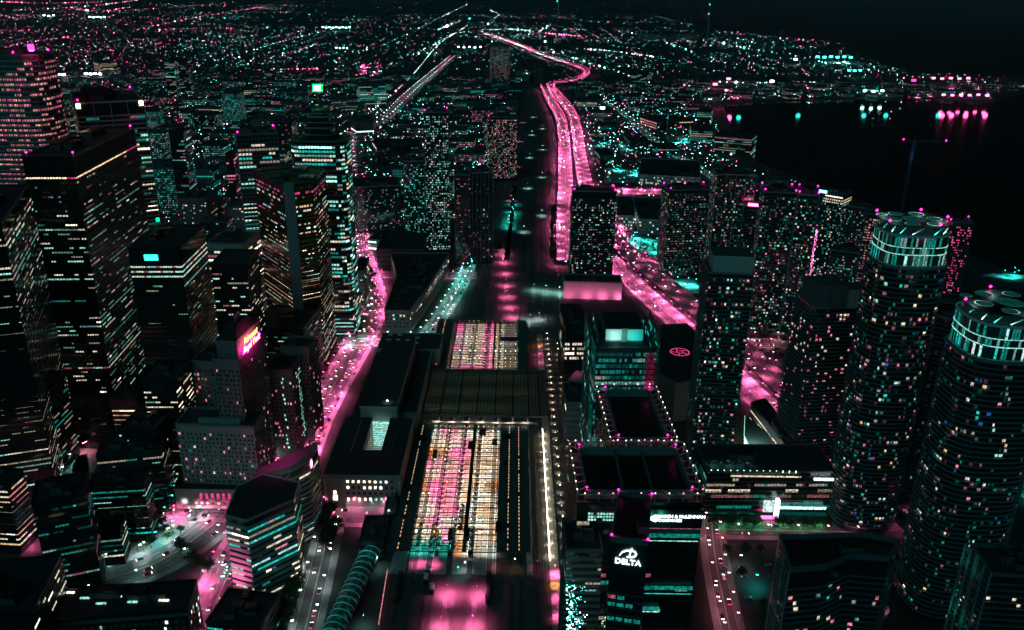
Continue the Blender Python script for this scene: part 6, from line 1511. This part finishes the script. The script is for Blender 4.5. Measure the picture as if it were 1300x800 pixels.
def free(x, y, m):
    if not pip(x, y, LAND) or corridor(x, y): return False
    if y < 820 and -430 < x: return False
    if x > 60 and y < 1150 + max(0, (x - 250)) * .2: return False
    if near_road(x, y, m): return False
    for (a, b_, c, d) in USED:
        if a - m - 4 < x < b_ + m + 4 and c - m - 4 < y < d + m + 4: return False
    for c in CLEAR:
        if pip(x, y, c): return False
    return pip(x, y, LAND) and pip(x + 60, y - 30, LAND) and pip(x + 60, y + 60, LAND)
from mathutils import noise
def dens(x, y): return max(0, min(1, (.6 if y < 3000 else .44 if y < 6000 else .36 if x < -.2 * y else .28) + .95 * noise.noise(Vector((x / 900, y / 900, 3.1))) + .5 * noise.noise(Vector((x / 250, y / 250, 7)))))
def side_mix(x, y):
    u = x / y
    if u < -.38: return dict(pink=7, rose=4, mint=2, white=1)
    if u < -.12: return dict(pink=3, rose=2, mint=5, teal=6, white=1.5)
    if u < .12: return dict(pink=2, rose=1.5, mint=6, teal=7, white=3)
    return dict(pink=2, rose=1.5, mint=5, teal=8, white=2)
MIDMIX = [dict(mint1=4, teal1=4, cream1=2, mint2=1), dict(rose1=4, cream1=3, pink1=1, rose2=1), dict(teal1=4, teal2=2, mint1=2, rose1=1), dict(cream1=4, cream2=2, mint1=2)]
blocks = []
y = 845.0
while y < 3300:
    st = 62 if y < 1700 else 85
    xm = .64 * y + 60; x = -xm
    while x < xm:
        bx, by_ = x + st * .5 + (R_() - .5) * 10, y + st * .5 + (R_() - .5) * 10
        wx, wy = st * (.22 + .16 * R_()), st * (.22 + .16 * R_())
        if free(bx, by_, max(wx, wy)):
            q = R_(); left = x < -y * .1
            h = 7 + 9 * R_() if q < .72 else (16 + 22 * R_() if q < .94 else 40 + 40 * R_())
            if y > 2300: h = min(h, 22)
            if x > 0: h = min(h, 14)
            if left and y < 1300 and q > .5: h = max(h, 25 + 55 * R_())
            blocks.append((h * 30 / (bx * bx + by_ * by_) ** .5 + 1e-6, bx, by_, wx, wy, h))
        x += st
    y += st
blocks.sort(reverse=True)
farb = MB()
for i, (_, x, y, wx, wy, h) in enumerate(blocks):
    P = [(x - wx, y - wy), (x + wx, y - wy), (x + wx, y + wy), (x - wx, y + wy)]; mix = random.choice(MIDMIX); lit = random.choice((.12, .25, .4, .65)) * (1.3 if h < 30 else 1)
    fh = 4 if h < 40 else 3.3; cw = 4.5 if y > 1400 else 3.6
    if i < 290:
        t = thing('city_block', 'block', 'building', (x, y, 0), 'blocks of the far districts')
        b = MB(); b.prism(P, 0, h, random.choice(('dark_concrete', 'glass_dark', 'grey_stone', 'dark_concrete')), random.choice(('roof_dark', 'roof_dark', 'roof_grey'))); b.build('wall', t)
        b = MB(); b.ring(P, .25, h - .5, h + .9, 'dark_concrete', inner=-.4); b.build('parapet', t)
        b = MB(); a = wx * .3; b.box(x - a, x + a * .6, y - a, y + a, h + .01, h + 3, 'roof_grey'); b.build('roof_unit', t)
        wn = MB()
        for k in (0, 1, 3): facade(wn, P[k], P[(k + 1) % 4], 1, h - 1, fh, cw, lit, mix, 'condo' if R_() < .6 else 'office', wf=.6, hf=.45)
        wn.build('lit_windows', t, kind='stuff')
        big = 'tall' if h > 40 else ('mid-height' if h > 15 else 'low')
        col_ = ['green-lit', 'rose-lit', 'turquoise-lit', 'cream-lit'][MIDMIX.index(mix)]
        zone = 'left of the avenue' if x < -.2 * y else ('between avenue and rail lands' if x < 40 else 'right of the expressway')
        t['label'] = '%s %s city block in the far districts %s' % (big, col_, zone)
    else:
        farb.prism(P, 0, h, 'dark_concrete', 'roof_dark', bottom=False)
        for k in (0, 1, 3): facade(farb, P[k], P[(k + 1) % 4], 1, h - .6, 4, 6, lit * .8, mix, 'condo', wf=.5, hf=.4)
farb.build('far_blocks', kind='stuff')
# low houses and the small lamps of the streets, thinning with distance
hs = MB(); ptsL = MB()
y = 3300.0
while y < 9000:
    st = 70 + y * .012; xm = .66 * y; x = -xm
    while x < xm:
        bx, by_ = x + R_() * st, y + R_() * st
        if R_() < dens(bx, by_) * .7 and pip(bx, by_, LAND) and pip(bx + 120, by_, LAND) and not corridor(bx, by_) and not near_road(bx, by_, 20):
            a, c, h = 8 + 14 * R_(), 8 + 12 * R_(), 6 + 8 * R_() + (25 * R_() if R_() < .04 else 0); P = [(bx - a, by_ - c), (bx + a, by_ - c), (bx + a, by_ + c), (bx - a, by_ + c)]
            hs.prism(P, 0, h, 'dark_concrete', 'roof_dark', bottom=False)
            if R_() < .6: facade(hs, P[0], P[1], .5, h - .5, 4, 7, .3, random.choice(MIDMIX), 'condo', wf=.5, hf=.5)
        x += st
    y += st
hs.build('far_houses', kind='stuff')
def pt(x, y, z, r, hue):
    ptsL.octa((x, y, z), r, hue + ('_lamp' if R_() < .6 else '_bulb'))
NP = 0
def putl(x, y, hue, s=1.0):
    global NP
    D = math.hypot(x, y); r = (.5 + .32 * random.expovariate(1)) * (1 if D < 1800 else (1.2 if D < 4000 else 1.35)) * s * (1.35 if D > 8000 else 1)
    pt(x, y, 8, r, hue); NP += 1
# streets that run away from the viewer
xs_ = []; x = -9500.0
while x < 4200: xs_.append(x); x += 95 + 60 * R_() + abs(x) * .012
for x0_ in xs_:
    hue_main = random.choice(('pink', 'mint', 'teal', 'rose', 'white', 'teal') if x0_ > -2000 else ('pink', 'pink', 'mint', 'rose', 'white', 'teal')); strong = R_() < .05; wob = R_() * 6
    y = max(860, abs(x0_) / .66); 
    while y < ((13000 if x0_ < -2600 else 7200) if strong else (12000 if x0_ < -2500 else 7000)):
        x = x0_ + 22 * math.sin(y / 700 + wob)
        D = dens(x0_ * 1.0, y); stp = (30 if strong else 46) * (1 + y / 9000)
        if (strong and R_() < .6) or R_() < D * D * 1.5 * (1 if y < 3500 else .8):
            if pip(x, y, LAND) and not corridor(x, y) and (y > 1100 or x < -250) and pip(x + 50, y, LAND):
                mixs = side_mix(x, y); hue = hue_main if R_() < .6 else pick(mixs)
                if y > 2000 or not near_road(x, y, -6): putl(x, y + 5 * R_(), hue, 1.15 if strong else .9)
        y += stp
# cross streets
y = 900.0
while y < 12000:
    strong = R_() < .12; hue_main = random.choice(('pink', 'mint', 'rose', 'teal')); x = -.64 * y; stp = (28 if strong else 44) * (1 + y / 8000)
    while x < .5 * y:
        D = dens(x, y) * (0 if (x > -.12 * y and y > 7000) else 1)
        if R_() < (D * .8 if strong else D * D * .8) and free(x, y, -3): putl(x, y, hue_main if R_() < .55 else pick(side_mix(x, y)), .9)
        x += stp
    y += 90 + y * .03 + 60 * R_()
# scattered window and yard lights
for i in range(30000):
    y = 1000 + 8500 * R_() ** 2.3; x = (R_() * 1.3 - .66) * y
    if R_() < dens(x + 500, y) ** 1.5 * 1.3 and pip(x, y, LAND) and pip(x + 40, y, LAND) and not corridor(x, y) and not near_road(x, y, -2) and (x < -200 or y > 1250): putl(x, y, pick(side_mix(x, y)), .62)
# bright named runs seen as beads
def bead(px, n, mix, s=1.0, z=8, jit=.6):
    P = smooth([V2(G(x, y, z)) for x, y in px], 4); L = sum((b_ - a).length for a, b_ in zip(P, P[1:]))
    # even spacing along the real street
    for p, d in walk(P, L / n * 1.5):
        if R_() < .82: putl(p.x + (R_() - .5) * 26, p.y + (R_() - .5) * L / n, pick(mix), s * (.6 + .5 * random.expovariate(1)))
PW = dict(pink=5, rose=3, white=1); MW = dict(mint=5, teal=2, white=3, rose=1)
bead([(105, 46), (170, 38), (250, 22), (330, 9)], 110, PW, 1.3); bead([(0, 62), (45, 52), (95, 46)], 50, PW, 1.2); bead([(0, 13), (60, 11), (120, 7), (175, 0)], 110, dict(pink=4, rose=3, white=3), 1.7); bead([(0, 2), (60, 4), (130, 2)], 90, PW, 2)
bead([(200, 38), (240, 36), (296, 36)], 60, PW); bead([(100, 12), (130, 14), (165, 9)], 50, PW, 1.5)
bead([(426, 77), (470, 62), (510, 46), (560, 22), (594, 5)], 110, MW, 1.1); bead([(525, 70), (555, 55), (579, 42), (612, 39)], 70, MW, 1.1); bead([(554, 38), (570, 32), (585, 26)], 50, MW, 1.4)
bead([(325, 89), (360, 88), (402, 87)], 60, PW); bead([(340, 74), (372, 66), (402, 55)], 50, dict(mint=2, pink=2)); bead([(612, 39), (624, 28), (632, 18), (622, 13)], 40, MW, 1.3); bead([(620, 38), (650, 37), (672, 39)], 70, MW, 1.6)
bead([(770, 39), (800, 41), (835, 50), (880, 66)], 50, MW, 1.2); bead([(700, 66), (730, 74), (775, 88), (830, 105)], 70, MW, 1.0); bead([(735, 62), (770, 64), (800, 68), (830, 72)], 90, MW, 1.2); bead([(690, 42), (715, 44), (735, 46)], 60, dict(pink=5, rose=3), 1.8)
bead([(895, 103), (960, 105), (1050, 104)], 70, MW, 1.0); bead([(930, 42), (960, 46), (1000, 49), (1070, 53)], 26, dict(pink=2, rose=2, mint=1, white=.5), 1.6); bead([(915, 54), (940, 60), (990, 68)], 34, MW, 1.8); bead([(1000, 68), (1040, 78), (1100, 88), (1150, 96)], 40, MW, 1.4)
bead([(1150, 97), (1200, 99), (1250, 101)], 30, PW, 1.2); bead([(870, 108), (900, 112), (940, 118), (925, 126)], 60, PW, 1.5); bead([(655, 44), (680, 42), (700, 30)], 50, dict(pink=2, mint=2, teal=1), 1.6)
bead([(456, 98), (462, 84), (480, 80), (478, 92), (470, 100)], 70, dict(pink=5, rose=2, white=1), 1.2)
bead([(1150, 130), (1105, 148), (1110, 150)], 3, MW, 1.0)
ptsL.build('far_lights', kind='stuff')
flush_lamps(); flush_cars()

# ------------------------------------------------------------------ make every label single out its thing
tops = [o for o in COL.objects if o.parent is None and o.get('label')]
by = defaultdict(list)
for o in tops: by[o['label']].append(o)
for l, os_ in by.items():
    if len(os_) > 1:
        os_.sort(key=lambda o: o.location.x ** 2 + o.location.y ** 2)
        for i, o in enumerate(os_):
            n = nth(i); w_ = l.split()
            o['label'] = (n + ' ' + l) if len(w_) > 11 else (n + ' ' + l + ' counted from near')
for o in tops:
    for a_, b_ in ((' counted from the near end', ' from near end'), (' counted from near', ' from near'), (' from near end', ''), (' from near', '')):
        if len(o['label'].split()) > 16: o['label'] = o['label'].replace(a_, b_)
    if len(o['label'].split()) > 16: print('LONG', o['label'])
print('POINTS', NP, 'lamps', len(LAMPQ), 'cars', len(CARQ), 'blocks', len(blocks), 'tris', sum(len(o.data.polygons) for o in COL.objects if o.type == 'MESH'))
for pr, used in list(zip(CARS, FIRST)) + list(zip(TREES, TFIRST)):
    if used:
        for o in [o for o in COL.objects if o.parent == pr] + [pr]: bpy.data.objects.remove(o)

# ------------------------------------------------------------------ night haze over the whole place
m = bpy.data.materials.new('haze'); m.use_nodes = True; m.node_tree.nodes.clear()
v = m.node_tree.nodes.new('ShaderNodeVolumePrincipled'); v.inputs['Density'].default_value = 4.5e-5; v.inputs['Color'].default_value = (.7, .8, .85, 1); v.inputs['Anisotropy'].default_value = .3
o = m.node_tree.nodes.new('ShaderNodeOutputMaterial'); m.node_tree.links.new(v.outputs[0], o.inputs['Volume'])
MATS['haze'] = m
b = MB(); b.box(-50000, 50000, -2000, 50000, -5, 352, 'haze'); b.build('haze', kind='stuff')
